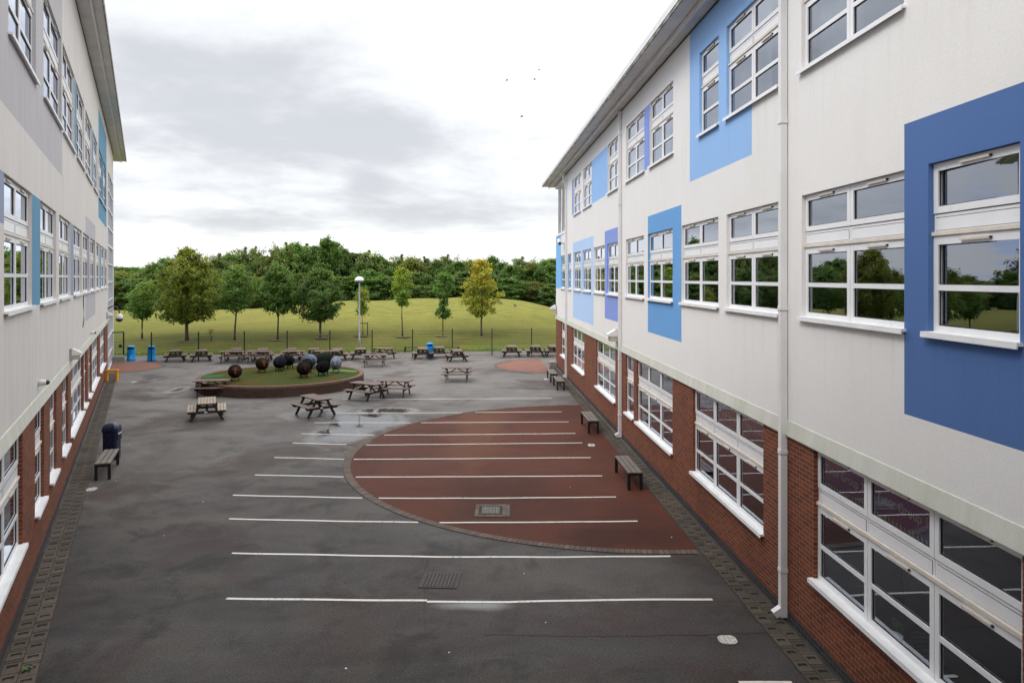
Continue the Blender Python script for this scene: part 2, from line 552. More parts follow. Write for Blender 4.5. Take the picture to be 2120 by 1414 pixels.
M['red_pale'] = rubber_mat()


def paver_mat(name, c, mossy=0.3):
    n = NT(name)
    po = n.pos()
    at = n.new('ShaderNodeUVMap', uv_map='UVMap').outputs[0]
    sx = n.new('ShaderNodeSeparateXYZ')
    n.l.new(at, sx.inputs[0])
    col = n.mix(sx.outputs[0], tuple(x * 0.72 for x in c), tuple(x * 1.25 for x in c))
    col = n.mix(n.ramp(n.noise(po, 1.2, 5.0), 0.45, 0.7, 0.0, mossy), col, (0.05, 0.052, 0.03))
    sp = n.ramp(n.noise(po, 60.0, 2.0), 0.25, 0.75, 0.75, 1.25)
    g = n.new('ShaderNodeCombineColor')
    for k in range(3):
        n.l.new(sp, g.inputs[k])
    n.color(n.mix(1.0, col, g.outputs[0], 'MULTIPLY')).rough(0.75)
    n.p.inputs['Specular IOR Level'].default_value = 0.35
    n.bump(n.noise(po, 60.0, 3.0), 0.4, 0.004)
    return n.mat


M['paver'] = paver_mat('grey_brown_paver', (0.082, 0.064, 0.048))
M['paver_joint'] = simple('sandy_joint', (0.035, 0.028, 0.022), 0.95)
M['paver_ring'] = paver_mat('tan_edging_paver', (0.12, 0.085, 0.065), 0.1)
M['slot'] = simple('black_drain_slot', (0.004, 0.004, 0.004), 0.9)


def paint_mat():
    n = NT('worn_white_road_paint')
    po = n.pos()
    w = n.ramp(n.noise(po, 11.0, 7.0, 0.8), 0.54, 0.62)
    big = n.ramp(n.noise(po, 0.5, 3.0), 0.40, 0.62, 0.12, 1.0)
    w = n.math('MULTIPLY', w, big)
    n.color(n.mix(w, (0.70, 0.66, 0.60), (0.10, 0.095, 0.09))).rough(0.6)
    n.bump(n.noise(po, 70.0, 2.0), 0.3, 0.004)
    return n.mat


M['paint'] = paint_mat()


def grass_mat():
    n = NT('autumn_meadow_grass')
    po = n.pos()
    a = n.noise(po, 0.09, 5.0, 0.6, 0.4)
    b = n.noise(n.mapping(po, (1.0, 2.6, 1.0)), 0.55, 6.0, 0.65)
    c = n.noise(po, 14.0, 3.0, 0.7)
    sz = n.new('ShaderNodeSeparateXYZ')
    n.l.new(po, sz.inputs[0])
    # crown painted paler for sky light, olive slope, lush strip at the foot
    hz = n.math('ADD', sz.outputs[2], n.ramp(a, 0.3, 0.7, -0.6, 0.6))
    col = n.mix(n.ramp(hz, 0.35, 2.4), (0.090, 0.086, 0.023), (0.205, 0.195, 0.046))
    col = n.mix(n.ramp(n.math('ADD', sz.outputs[2], n.ramp(a, 0.3, 0.7, -0.1, 0.1)), 0.03, 0.26, 0.85, 0.0), col, (0.100, 0.150, 0.026))
    col = n.mix(n.ramp(b, 0.42, 0.68, 0.0, 0.8), col, (0.105, 0.125, 0.020))
    col = n.mix(n.ramp(n.noise(po, 0.33, 4.0), 0.55, 0.75, 0.0, 0.5), col, (0.185, 0.145, 0.040))
    sp = n.ramp(c, 0.2, 0.8, 0.62, 1.4)
    g = n.new('ShaderNodeCombineColor')
    for k in range(3):
        n.l.new(sp, g.inputs[k])
    col = n.mix(1.0, col, g.outputs[0], 'MULTIPLY')
    vo = n.new('ShaderNodeTexVoronoi')
    n.l.new(po, vo.inputs['Vector'])
    vo.inputs['Scale'].default_value = 2.3
    col = n.mix(n.ramp(vo.outputs['Distance'], 0.09, 0.12, 0.6, 0.0), col, (0.30, 0.22, 0.06))   # fallen leaves
    n.color(col).rough(0.95)
    n.p.inputs['Specular IOR Level'].default_value = 0.1
    n.bump(c, 0.9, 0.05)
    return n.mat


M['grass'] = grass_mat()


def turf_mat():
    n = NT('mossy_planter_turf')
    po = n.pos()
    col = n.mix(n.ramp(n.noise(po, 0.5, 5.0, 0.6, 0.6), 0.38, 0.62), (0.046, 0.066, 0.015), (0.085, 0.062, 0.018))
    col = n.mix(n.ramp(n.noise(po, 0.35, 3.0), 0.58, 0.68, 0.0, 0.85), col, (0.035, 0.085, 0.035))
    for px, py, rx, ry, c2 in ((712, 769, 1.0, 0.45, (0.10, 0.30, 0.11)), (428, 780, 1.0, 0.7, (0.05, 0.13, 0.05))):
        p = G(px, py, 0.5)
        d = n.new('ShaderNodeVectorMath', operation='LENGTH')
        n.l.new(n.mapping(po, (1 / rx, 1 / ry, 0), (-p.x / rx, -p.y / ry, 0)), d.inputs[0])
        dd = n.math('ADD', d.outputs['Value'], n.ramp(n.noise(po, 2.0, 5.0), 0.2, 0.8, -0.4, 0.4))
        col = n.mix(n.ramp(dd, 0.6, 1.05, 0.9, 0.0), col, c2)
    sp = n.ramp(n.noise(po, 30.0, 3.0), 0.2, 0.8, 0.6, 1.4)
    g = n.new('ShaderNodeCombineColor')
    for k in range(3):
        n.l.new(sp, g.inputs[k])
    n.color(n.mix(1.0, col, g.outputs[0], 'MULTIPLY')).rough(0.95)
    n.p.inputs['Specular IOR Level'].default_value = 0.05
    n.bump(n.noise(po, 40.0, 3.0), 0.8, 0.03)
    return n.mat


M['turf'] = turf_mat()
M['soil'] = simple('rough_field_grass', (0.07, 0.085, 0.025), 0.95, var=0.3, scale=0.4)
# ================================================================== BUILDINGS
class Wall:
    def __init__(s, ax, slope, vp, sign):
        L = math.hypot(slope, 1.0)
        s.o = Vector((ax, 0, 0)); s.t = Vector((slope / L, 1 / L, 0))
        s.n = Vector((sign / L, -sign * slope / L, 0))
        s.vp, s.k, s.L, s.sign = vp, F * abs(ax), L, sign

    def P(s, a, d, z):
        return s.o + s.t * a + s.n * d + Vector((0, 0, z))

    def at(s, px):
        """station along the wall of a surveyed column"""
        return s.k / abs(px - s.vp) * s.L

    def box(s, mb, a0, a1, d0, d1, z0, z1, mi=0):
        c = [s.P(a0, d0, z0), s.P(a1, d0, z0), s.P(a1, d1, z0), s.P(a0, d1, z0),
             s.P(a0, d0, z1), s.P(a1, d0, z1), s.P(a1, d1, z1), s.P(a0, d1, z1)]
        b = len(mb.v)
        mb.v.extend([tuple(p) for p in c])
        qs = [(0, 3, 2, 1), (4, 5, 6, 7), (0, 1, 5, 4), (1, 2, 6, 5), (2, 3, 7, 6), (3, 0, 4, 7)]
        if s.sign < 0:
            pass
        else:
            qs = [q[::-1] for q in qs]
        uvs = [[(a0, d0)] * 4] * 2 + [[(a0, z0), (a1, z0), (a1, z1), (a0, z1)], [(d0, z0), (d1, z0), (d1, z1), (d0, z1)]] * 2
        for q, u in zip(qs, uvs):
            mb.f.append(tuple(b + i for i in q)); mb.m.append(mi); mb.uv.append(list(u)); mb.sm.append(False)


WR = Wall(5.275, -0.0527, 983.0, -1)
WL = Wall(-2.13, -0.523, 296.5, 1)
DEPTH = 0.13


class SetBack(Wall):
    """the same wall, with everything behind its face drawn 40 mm further forward"""
    def __init__(s, w):
        s.__dict__.update(w.__dict__)

    def P(s, a, d, z):
        return Wall.P(s, a, d + 0.04 if d < -0.05 else d, z)




def facade(W, root, name, mat, a0, a1, z0, z1, openings, panels):
    """wall skin with true window openings and reveals; painted squares are parts of their own"""
    As = sorted({a0, a1, *[x for o in openings for x in o[:2]], *[x for p in panels for x in p[:2]]})
    Zs = sorted({z0, z1, *[x for o in openings for x in o[2:4]], *[x for p in panels for x in p[2:4]]})
    As = [x for x in As if a0 - 1e-6 <= x <= a1 + 1e-6]
    Zs = [x for x in Zs if z0 - 1e-6 <= x <= z1 + 1e-6]
    base = MB()
    pm = [MB() for _ in panels]

    def owner(a, z):
        for i, p in enumerate(panels):
            if p[0] < a < p[1] and p[2] < z < p[3]:
                return pm[i]
        return base

    def quad(mb, pts, uv):
        if W.sign > 0:
            pts, uv = pts[::-1], uv[::-1]
        mb.face(pts[::-1], 0, uv[::-1])

    for i in range(len(As) - 1):
        for j in range(len(Zs) - 1):
            ca, cz = (As[i] + As[i + 1]) / 2, (Zs[j] + Zs[j + 1]) / 2
            if As[i + 1] - As[i] < 1e-5 or Zs[j + 1] - Zs[j] < 1e-5:
                continue
            if any(o[0] < ca < o[1] and o[2] < cz < o[3] for o in openings):
                continue
            q = [(As[i], Zs[j]), (As[i + 1], Zs[j]), (As[i + 1], Zs[j + 1]), (As[i], Zs[j + 1])]
            quad(owner(ca, cz), [W.P(a, 0, z) for a, z in q], q)
    for o in openings:
        oa0, oa1, oz0, oz1 = o[:4]
        zm = (oz0 + oz1) / 2
        for a, e in ((oa0, -1e-3), (oa1, 1e-3)):
            m = owner(a + e, zm)
            q = [(0, oz0), (-DEPTH, oz0), (-DEPTH, oz1), (0, oz1)]
            m.face([W.P(a, d, z) for d, z in q], 0, [(d + a, z) for d, z in q])
        for z, e in ((oz0, -1e-3), (oz1, 1e-3)):
            if z + e > z1 or z + e < z0:
                continue
            m = owner((oa0 + oa1) / 2, z + e)
            q = [(oa0, 0), (oa1, 0), (oa1, -DEPTH), (oa0, -DEPTH)]
            m.face([W.P(a, d, z) for a, d in q], 0, [(a, z + d) for a, d in q])
    base.build(name, mat, root, root.location)
    for p, mb in zip(panels, pm):
        if mb.f:
            tag(mb.build('painted_panel', p[4], root, root.location), p[5] if len(p) > 5 else None)


def window(W, root, a0, a1, z0, z1, n, blind=None, sill=True, vents=True, pane_skew=0.0):
    """n casements: top light, infill panel, drip rail and a barred lower casement"""
    off = root.location
    W = SetBack(W)
    h = z1 - z0
    w = (a1 - a0) / n
    fr = MB(); gl = MB(); inf = MB(); lip = MB()
    D0, D1 = -0.16, -0.10
    zt, zi1, zi0, zl = z0 + 0.705 * h, z0 + 0.688 * h, z0 + 0.598 * h, z0 + 0.572 * h
    st = 0.078
    g = 0.006
    W.box(fr, a0, a1, -0.172, -0.150, z0, z0 + 0.02, 1)
    W.box(fr, a0, a1, -0.172, -0.150, z1 - 0.02, z1, 1)
    for i in range(n):
        b0, b1 = a0 + i * w + g, a0 + (i + 1) * w - g
        if i:   # dark seal behind the joint between casements
            W.box(fr, b0 - 2 * g - 0.02, b0 + 0.02, -0.165, -0.155, z0, z1, 1)
        for (za, zb, tr, br, bar) in ((zt, z1 - g, 0.088, 0.078, None), (z0 + g, zl, 0.098, 0.092, 0.47)):
            W.box(fr, b0, b0 + st, D0, D1, za, zb)
            W.box(fr, b1 - st, b1, D0, D1, za, zb)
            W.box(fr, b0 + st, b1 - st, D0, D1, zb - tr, zb)
            W.box(fr, b0 + st, b1 - st, D0, D1, za, za + br)
            # thin dark glazing seal round each pane
            pz = [(za + br, zb - tr)]
            if bar:
                zm = za + br + (zb - tr - za - br) * bar
                W.box(fr, b0 + st, b1 - st, D0, D1 - 0.002, zm - 0.033, zm + 0.033)
                pz = [(za + br, zm - 0.033), (zm + 0.033, zb - tr)]
            for p0, p1 in pz:
                q = [(b0 + st, p0), (b1 - st, p0), (b1 - st, p1), (b0 + st, p1)]
                gl.face([W.P(a, -0.128 - (a - (b0 + b1) / 2) * pane_skew, z) for a, z in (q if W.sign > 0 else q[::-1])], 0, q)
                e = 0.010
                W.box(fr, b0 + st, b0 + st + e, -0.130, -0.118, p0, p1, 1)
                W.box(fr, b1 - st - e, b1 - st, -0.130, -0.118, p0, p1, 1)
                W.box(fr, b0 + st + e, b1 - st - e, -0.130, -0.118, p0, p0 + e, 1)
                W.box(fr, b0 + st + e, b1 - st - e, -0.130, -0.118, p1 - e, p1, 1)
        # transom and infill panel
        W.box(inf, b0, b1, -0.165, -0.112, zi0, zt - 2 * g)
        W.box(inf, b0 + 0.035, b1 - 0.03, -0.114, -0.110, zi0 + 0.012, zi1 - 0.012, 1)
        W.box(inf, b0 + 0.042, b1 - 0.034, -0.112, -0.107, zi0 + 0.017, zi1 - 0.02)
    W.box(lip, a0, a1, -0.16, -0.078, zl + 0.006, zi0 - 0.001)
    fo = fr.build('window', [M['upvc'], M['gap']], root, off)
    shift(gl.build("pane", M["glass"], fo), off)
    shift(inf.build('infill_panel', [M['upvc'], M['gap']], fo), off)
    shift(lip.build('drip_rail', M['lip'], fo), off)
    if sill:
        s = MB()
        SP = 0.085 if z0 < 2 else 0.07
        W.box(s, a0 - 0.0, a1 + 0.0, -0.16, 0.0, z0 + 0.0005, z0 + 0.028)
        W.box(s, a0 - 0.045, a1 + 0.045, 0.0, SP, z0 - 0.012, z0 + 0.0245)
        W.box(s, a0 - 0.045, a1 + 0.045, SP - 0.012, SP + 0.002, z0 - 0.04, z0 - 0.0115)
        shift(s.build('window_sill', M['sill'], fo), off)
    if vents:
        for i in range(n):
            am = a0 + (i + 0.5) * w
            for zz in (z1 - 0.052, zl - 0.055):
                v = MB()
                W.box(v, am - 0.23, am + 0.21, D1, D1 + 0.028, zz - 0.014, zz + 0.016)
                W.box(v, am + (0.21 if W.sign > 0 else -0.25), am + (0.23 if W.sign > 0 else -0.23), D1, D1 + 0.02, zz - 0.012, zz + 0.012, 1)
                shift(v.build('trickle_vent', [M['vent'], M['gap']], fo), off)
    if blind:
        b = MB()
        k = int((a1 - a0) * blind / 0.13)
        for i in range(k):
            aa = a1 - 0.08 - i * 0.13 if W.sign < 0 else a0 + 0.08 + i * 0.13
            q = [(aa - 0.055, -0.34), (aa + 0.055, -0.30)]
            b.face([W.P(q[0][0], q[0][1], z0 + 0.05), W.P(q[1][0], q[1][1], z0 + 0.05), W.P(q[1][0], q[1][1], z1 - 0.03), W.P(q[0][0], q[0][1], z1 - 0.03)])
        shift(b.build('blind', M['blind'], fo), off)
    return fo


def shift(o, off):
    o.data.transform(Matrix.Translation(-Vector(off)))


def interior(W, root, a0, a1_, floors, depth, cross, top_end=None):
    mb = MB()
    zz = floors
    for i in range(len(zz) - 1):
        lo, hi = zz[i] + 0.2, zz[i + 1] - 0.2
        a1 = top_end if (top_end and i == len(zz) - 2) else a1_
        def q(pts, mi):
            mb.face([W.P(*p) for p in pts], mi)
        q([(a0, -0.2, lo), (a1, -0.2, lo), (a1, -depth, lo), (a0, -depth, lo)], 1)
        q([(a0, -0.2, hi), (a1, -0.2, hi), (a1, -depth, hi), (a0, -depth, hi)], 0)
        q([(a0, -depth, lo), (a1, -depth, lo), (a1, -depth, hi), (a0, -depth, hi)], 0)
        for c in [a0] + cross + [a1]:
            q([(c, -0.2, lo), (c, -depth, lo), (c, -depth, hi), (c, -0.2, hi)], 0)
    o = mb.build('classroom_interior', [M['inside'], M['inside_floor']], root, root.location)
    return o


# ------------------------------------------------------------------ right-hand block
rb = empty('school_block', WR.P(20, 0, 0), 0, 'bright white rendered school block with sky blue painted squares above a red brick ground floor', 'school building')
ro = rb.location
sR = WR.at
AEND = sR(1151)
ALOG = sR(1171)
GZ0, GZ1 = 1.05, 3.10
FZ0, FZ1 = 5.10, 7.07
TZ0, TZ1 = 9.06, 11.0
gf = [(sR(1171.5), sR(1161.7), 1), (sR(1209.5), sR(1185.4), 3), (sR(1273.8), sR(1234.4), 3), (sR(1311.7), sR(1295.5), 1),
      (sR(1392.3), sR(1318), 3), (sR(1580.3), sR(1434.5), 3), (sR(2116.5), sR(1685), 3)]
ff = [(sR(1170.6), sR(1161.3), 1), (sR(1182.3), sR(1175.6), 1), (sR(1201.8), sR(1187.5), 2), (sR(1223.3), sR(1206.0), 2), (sR(1251.8), sR(1229.3), 2),
      (sR(1281.3), sR(1256.8), 2), (sR(1333.2), sR(1295.6), 2), (sR(1392.5), sR(1341.4), 2), (sR(1487.2), sR(1411.0), 2),
      (sR(1613.5), sR(1504.0), 2), (sR(1872), sR(1659.8), 2), (sR(2111.6), sR(1921.8), 1)]
tf = [(sR(1202.5), sR(1187.6), 2), (sR(1224.8), sR(1206.8), 2), (sR(1282), sR(1258.0), 2), (sR(1333.8), sR(1296), 2),
      (sR(1393.4), sR(1345.2), 2), (sR(1487.5), sR(1448), 1), (sR(1613.5), sR(1504.0), 2), (sR(1871.5), sR(1659.3), 2)]
og = [(a, b, GZ0, GZ1, n) for a, b, n in gf]
of = [(a, b, FZ0, FZ1, n) for a, b, n in ff]
ot = [(a, b, TZ0, TZ1, n) for a, b, n in tf]
A0 = -0.2
facade(WR, rb, 'brick_wall', M['brick'], A0, AEND, 0.16, 3.10, og, [])
pan = [(sR(1161.4), AEND, 5.08, 8.43, M['blue_bright'], 'bright blue painted strip at the far corner'),
       (sR(1182), sR(1175.0), FZ0, FZ1, M['blue_bright']),
       (sR(1228.8), sR(1186.3), 3.62, 7.61, M['blue_pale'], 'pale blue painted square'),
       (sR(1281.4), sR(1251.9), 4.11, 7.62, M['blue_peri'], 'periwinkle painted strip'),
       (sR(1410.8), sR(1341.2), 4.10, 7.61, M['blue_mid'], 'mid blue painted square round one window'),
       (sR(2230), sR(1872.05), 4.08, 7.63, M['blue_dark'], 'deep blue painted square nearest the camera'),
       (sR(1556.5), sR(1428), 8.09, 11.75, M['blue_light'], 'sky blue painted square up to the eaves'),
       (sR(1345.1), sR(1333.85), TZ0, TZ1, M['blue_peri']),
       (sR(1257.9), sR(1224.9), TZ0, TZ1, M['blue_light'], 'sky blue painted square between top floor windows'),
       (sR(1187.5), sR(1184.2), TZ0, TZ1, M['blue_peri'])]
facade(WR, rb, 'rendered_wall', M['render_white'], A0, ALOG, 3.35, 11.75, [o for o in of + ot if o[1] < ALOG + 0.01], [p for p in pan if p[0] < ALOG])
facade(WR, rb, 'rendered_wall', M['render_white'], ALOG, AEND, 3.35, 8.49, [o for o in of if o[1] > ALOG + 0.01], [p for p in pan if p[1] > ALOG])


def band_and_plinth(W, root, a0, a1):
    b = MB()
    pr = [(0.0, 3.36), (0.012, 3.35), (0.055, 3.115), (0.05, 3.10), (-0.02, 3.10)]
    for i in range(len(pr) - 1):
        (d0, z0), (d1, z1) = pr[i], pr[i + 1]
        b.face([W.P(a0, d0, z0), W.P(a1, d0, z0), W.P(a1, d1, z1), W.P(a0, d1, z1)])
    b.build('drip_band', M['render_band'], root, root.location)
    p = MB()
    W.box(p, a0, a1, -0.05, 0.012, -0.02, 0.158)
    p.build('plinth', M['brick_dark'], root, root.location)


band_and_plinth(WR, rb, A0, AEND)
for a, b, z0, z1, n in og:
    window(WR, rb, a, b, z0, z1, n)
for i, (a, b, z0, z1, n) in enumerate(of):
    window(WR, rb, a, b, z0, z1, n, pane_skew=0.035 if i == 11 else 0.0)  # near pane skewed to steer its reflection past the opposite block
for i, (a, b, z0, z1, n) in enumerate(ot):
    window(WR, rb, a, b, z0, z1, n, blind=(0.5 if i % 3 else 0.62))
interior(WR, rb, A0, AEND - 0.3, [0.0, 3.65, 7.65, 11.7], 6.5, [9.0, 17.6, 25.5, 34.0], ALOG - 0.1)
wt = MB()
WR.box(wt, sR(2116.5) + 0.05, sR(1685) - 0.05, -0.95, -0.22, 0.93, 0.98)
wt.build('worktop', M['desk'], rb, ro)
# loggia at the far corner of the top floor
lg = MB()
WR.box(lg, ALOG, AEND + 0.02, -4.0, 0.03, 8.36, 8.49)
lg.build('balcony_floor', M['sill'], rb, ro)
bm = MB()
WR.box(bm, ALOG - 0.02, AEND + 0.15, -0.35, 0.02, 11.50, 11.75)
WR.box(bm, AEND - 0.2, AEND + 0.15, -4.0, -0.35, 11.50, 11.75)
bm.build('balcony_beam', M['pipe'], rb, ro)
for px in (1155.6, 1163.2):
    c = MB()
    p = WR.P(sR(px), -0.10, 0)
    c.lathe([(0.10, 8.49), (0.10, 11.40), (0.12, 11.42), (0.12, 11.50)], 20, 0, Matrix.Translation((p.x, p.y, 0)))
    c.build('balcony_column', M['pipe'], rb, ro)
bk = MB()
WR.box(bk, ALOG - 0.05, ALOG, -4.0, -0.02, 8.49, 11.75)
bk.build('balcony_side_wall', M['render_white'], rb, ro)


def end_and_roof(W, root, a0, a1, zw, over, depth, zs_gable, mossy, roof_end, split, outer):
    off = root.location
    g = MB()
    W.box(g, a1 - 0.25, a1 - 0.002, -depth, -0.002, 0.0, zs_gable)
    W.box(g, a0, a1, -depth - 0.3, -depth, 0.0, zw)
    g.build('gable_wall', M['render_white'], root, off)
    s = MB()
    W.box(s, a0, roof_end - 0.35, -0.3, split, zw, zw + 0.10)
    W.box(s, a0, roof_end - 0.12, split, split + 0.045, zw - 0.045, zw + 0.16, 1)
    W.box(s, a0, roof_end, split + 0.045, outer, zw + 0.085, zw + 0.15)
    W.box(s, a0, a1, -0.001, 0.02, zw - 0.03, zw - 0.001, 2)
    s.build('eaves_soffit', [M['soffit'], M['pipe'], M['gap']], root, off)
    f = MB()
    W.box(f, a0, roof_end + 0.02, outer, outer + 0.035, zw + 0.06, zw + 0.135, 1)
    W.box(f, a0, roof_end + 0.02, outer, outer + 0.05, zw + 0.136, zw + 0.30)
    f.build('fascia', [M['pipe'], mossy], root, off)
    r = MB()
    pts = [(outer + 0.05, zw + 0.302), (-depth - 0.4, zw + 0.9), (-depth - 0.4, zw + 0.7), (outer, zw + 0.16)]
    lo = [W.P(a0, d, z) for d, z in pts]
    hi = [W.P(roof_end, d, z) for d, z in pts]
    for i in range(4):
        j = (i + 1) % 4
        r.face([lo[i], lo[j], hi[j], hi[i]])
    r.face(lo); r.face(hi)
    r.build('roof', M['roof'], root, off)


def moss_mat():
    n = NT('algae_stained_edge')
    po = n.pos()
    n.color(n.mix(n.ramp(n.noise(po, 3.0, 5.0, 0.7), 0.4, 0.62), (0.10, 0.115, 0.06), (0.42, 0.42, 0.37))).rough(0.8)
    return n.mat


M['moss'] = moss_mat()
end_and_roof(WR, rb, A0, AEND, 11.75, 0, 14.0, 8.36, M['moss'], sR(1148.5) + 0.9, 0.29, 0.72)
# link wing across the near end of the yard, joined to this block
lw = MB()
lw.box((-1.75, -9.0, 0.0), (5.2, -0.45, 11.9))
lw.build('link_wing', M['render_white'], rb, ro)


def downpipe(W, root, px, ztop, w=0.11, offset=False):
    a = W.at(px)
    p = MB()
    if offset:      # swan-neck under the eaves
        W.box(p, a, a + w, 0.012, 0.012 + w, 0.16, ztop - 0.75)
        W.box(p, a, a + w, 0.16, 0.16 + w, ztop - 0.40, ztop)
        c = [W.P(a + w / 2, 0.012 + w / 2, ztop - 0.76), W.P(a + w / 2, 0.16 + w / 2, ztop - 0.39)]
        p.bar(c[0], c[1], w * 0.98, w * 0.98, 0, W.n)
    else:
        W.box(p, a, a + w, 0.012, 0.012 + w, 0.16, ztop)
    o = p.build('downpipe', M['pipe'], root, root.location)
    for z in (0.78, 2.78, 5.2, 8.35, ztop - 0.85):
        c = MB()
        W.box(c, a - 0.006, a + w + 0.006, 0.004, 0.020 + w, z, z + 0.07)
        W.box(c, a - 0.007, a + w + 0.007, 0.006, 0.021 + w, z - 0.006, z, 1)
        shift(c.build('pipe_collar', [M['pipe'], M['gap']], o), root.location)
    s = MB()
    W.box(s, a - 0.005, a + w + 0.005, 0.012, 0.02 + w, 0.03, 0.161)
    s.bar(W.P(a + w / 2, 0.07, 0.17), W.P(a + w / 2, 0.22, 0.07), w * 1.05, 0.11, 0, W.n)
    shift(s.build('pipe_shoe', M['pipe'], o), root.location)


downpipe(WR, rb, 1631.5, 11.72)
downpipe(WR, rb, 1287.6, 11.72)
downpipe(WR, rb, 1174.0, 11.72, offset=True)

# ------------------------------------------------------------------ left-hand block
lb = empty('school_block', WL.P(25, 0, 0), 0, 'weathered cream school block with lilac grey and teal painted squares, taller than the white one', 'school building')
lo_ = lb.location
sL = WL.at
LEND = 56.4
LZ = 14.45
LG = (1.03, 3.10); LF = (5.20, 7.36); LT = (9.60, 11.98)
lgf = [(sL(46.6) - 4.55, sL(46.6), 3), (sL(72.5), sL(91.2), 1), (sL(103.4), sL(117.2), 1), (sL(129.2), sL(141), 1), (sL(147), sL(171.7), 3),
       (sL(174), sL(179.6), 1), (sL(183.6), sL(188.6), 1), (sL(190.4), sL(203.5), 3), (sL(207.4), sL(216.8), 3)]
lff = [(sL(8.5), sL(66.1), 2), (sL(83.5), sL(116.5), 2), (sL(122.6), sL(146.3), 2), (sL(152.6), sL(169.6), 2), (sL(172), sL(184.5), 2),
       (sL(187), sL(197), 2), (sL(198.8), sL(206.4), 2), (sL(209), sL(216), 2), (sL(217.4), sL(222.3), 2)]
ltf = [(sL(17.5), sL(74.3), 2), (sL(90.2), sL(126.9), 2), (sL(129.8), sL(154.3), 2), (sL(158.6), sL(174.7), 2), (sL(177), sL(190.4), 2),
       (sL(193.2), sL(202), 2), (sL(204.6), sL(212.4), 2), (sL(213.4), sL(219.8), 2), (sL(220.8), sL(224.6), 2)]
lpan = [(-0.2, sL(8.4), 6.57, 7.36, M['blue_grey']),
        (sL(66.15), sL(83.45), LF[0], LF[1], M['blue_teal'], 'teal painted pier'),
        (sL(146.35), sL(152.55), LF[0], LF[1], M['blue_grey'], 'faded periwinkle pier'),
        (sL(177), sL(197.4), 4.13, 8.05, M['render_lilac'], 'lilac grey painted square'),
        (sL(206.45), sL(208.95), LF[0], LF[1], M['blue_teal']),
        (sL(216.05), sL(217.35), LF[0], LF[1], M['blue_grey']),
        (-0.2, sL(128.5), 8.40, LZ, M['render_lilac'], 'large lilac grey painted square'),
        (sL(154.35), sL(158.55), LT[0], LT[1], M['blue_teal']),
        (sL(190.45), sL(193.15), LT[0], LT[1], M['blue_teal']),
        (sL(203.9), sL(220.3), 8.62, 13.85, M['blue_teal'], 'teal painted square up near the eaves')]
CW0 = sL(222.9)
facade(WL, lb, 'brick_wall', M['brick'], A0, CW0, 0.16, 3.10, [(a, b, *LG) for a, b, n in lgf], [])
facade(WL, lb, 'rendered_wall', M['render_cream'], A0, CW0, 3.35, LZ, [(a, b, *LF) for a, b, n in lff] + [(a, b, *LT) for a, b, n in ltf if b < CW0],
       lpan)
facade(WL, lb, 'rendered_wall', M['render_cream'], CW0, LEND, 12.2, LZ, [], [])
band_and_plinth(WL, lb, A0, CW0)
for a, b, n in lgf:
    window(WL, lb, a, b, *LG, n)
for a, b, n in lff:
    window(WL, lb, a, b, *LF, n)
for a, b, n in ltf:
    if b < CW0:
        window(WL, lb, a, b, *LT, n, blind=0.55)
interior(WL, lb, A0, LEND - 0.3, [0.0, 3.7, 8.0, 12.6], 6.5, [13.0, 23.0, 32.0, 40.0, CW0 - 0.3])
# glazed stair screen and corner post at the far end
cw = MB(); cg = MB()
WL.box(cw, CW0, CW0 + 0.12, -0.12, 0.03, 0.0, 12.2)
a = CW0 + 0.12
for z in [0.0] + [0.9 + 1.13 * i for i in range(11)]:
    WL.box(cw, a, LEND - 1.2, -0.10, 0.02, z, z + 0.09)
for k in (0.33, 0.67):
    am = a + (LEND - 1.2 - a) * k
    WL.box(cw, am, am + 0.07, -0.09, 0.01, 0.0, 12.2)
WL.box(cw, LEND - 1.2, LEND, -0.2, 0.04, 0.0, 12.2)
q = [(a, 0.0), (LEND - 1.2, 0.0), (LEND - 1.2, 12.2), (a, 12.2)]
cg.face([WL.P(x, -0.05, z) for x, z in q])
co = cw.build('stair_glazing_frame', M['upvc'], lb, lo_)
shift(cg.build('stair_pane', M['glass'], co), lo_)
end_and_roof(WL, lb, A0, LEND, LZ, 0, 13.0, LZ, M['moss'], LEND + 3.6, 0.40, 0.73)
hk = MB()
cp = WL.P(sL(170.6), 0.03, 5.16)
hk.tube([cp, cp + Vector((0.01, 0, -0.4)), cp + Vector((0.02, 0.0, -0.9)), cp + Vector((-0.03, 0.02, -1.15))], 0.014, 6)
hk.build('loose_cable', M['rust'], lb, lo_)
kb = MB()
WL.box(kb, LEND - 2.6, LEND - 1.5, 0.05, 0.75, 0.0, 0.38)
kb.build('brick_step', M['concrete'], lb, lo_)
kb = MB()
WR.box(kb, AEND - 0.9, AEND + 0.1, 0.02, 0.5, 0.0, 0.36)
kb.build('brick_step', M['concrete'], rb, ro)


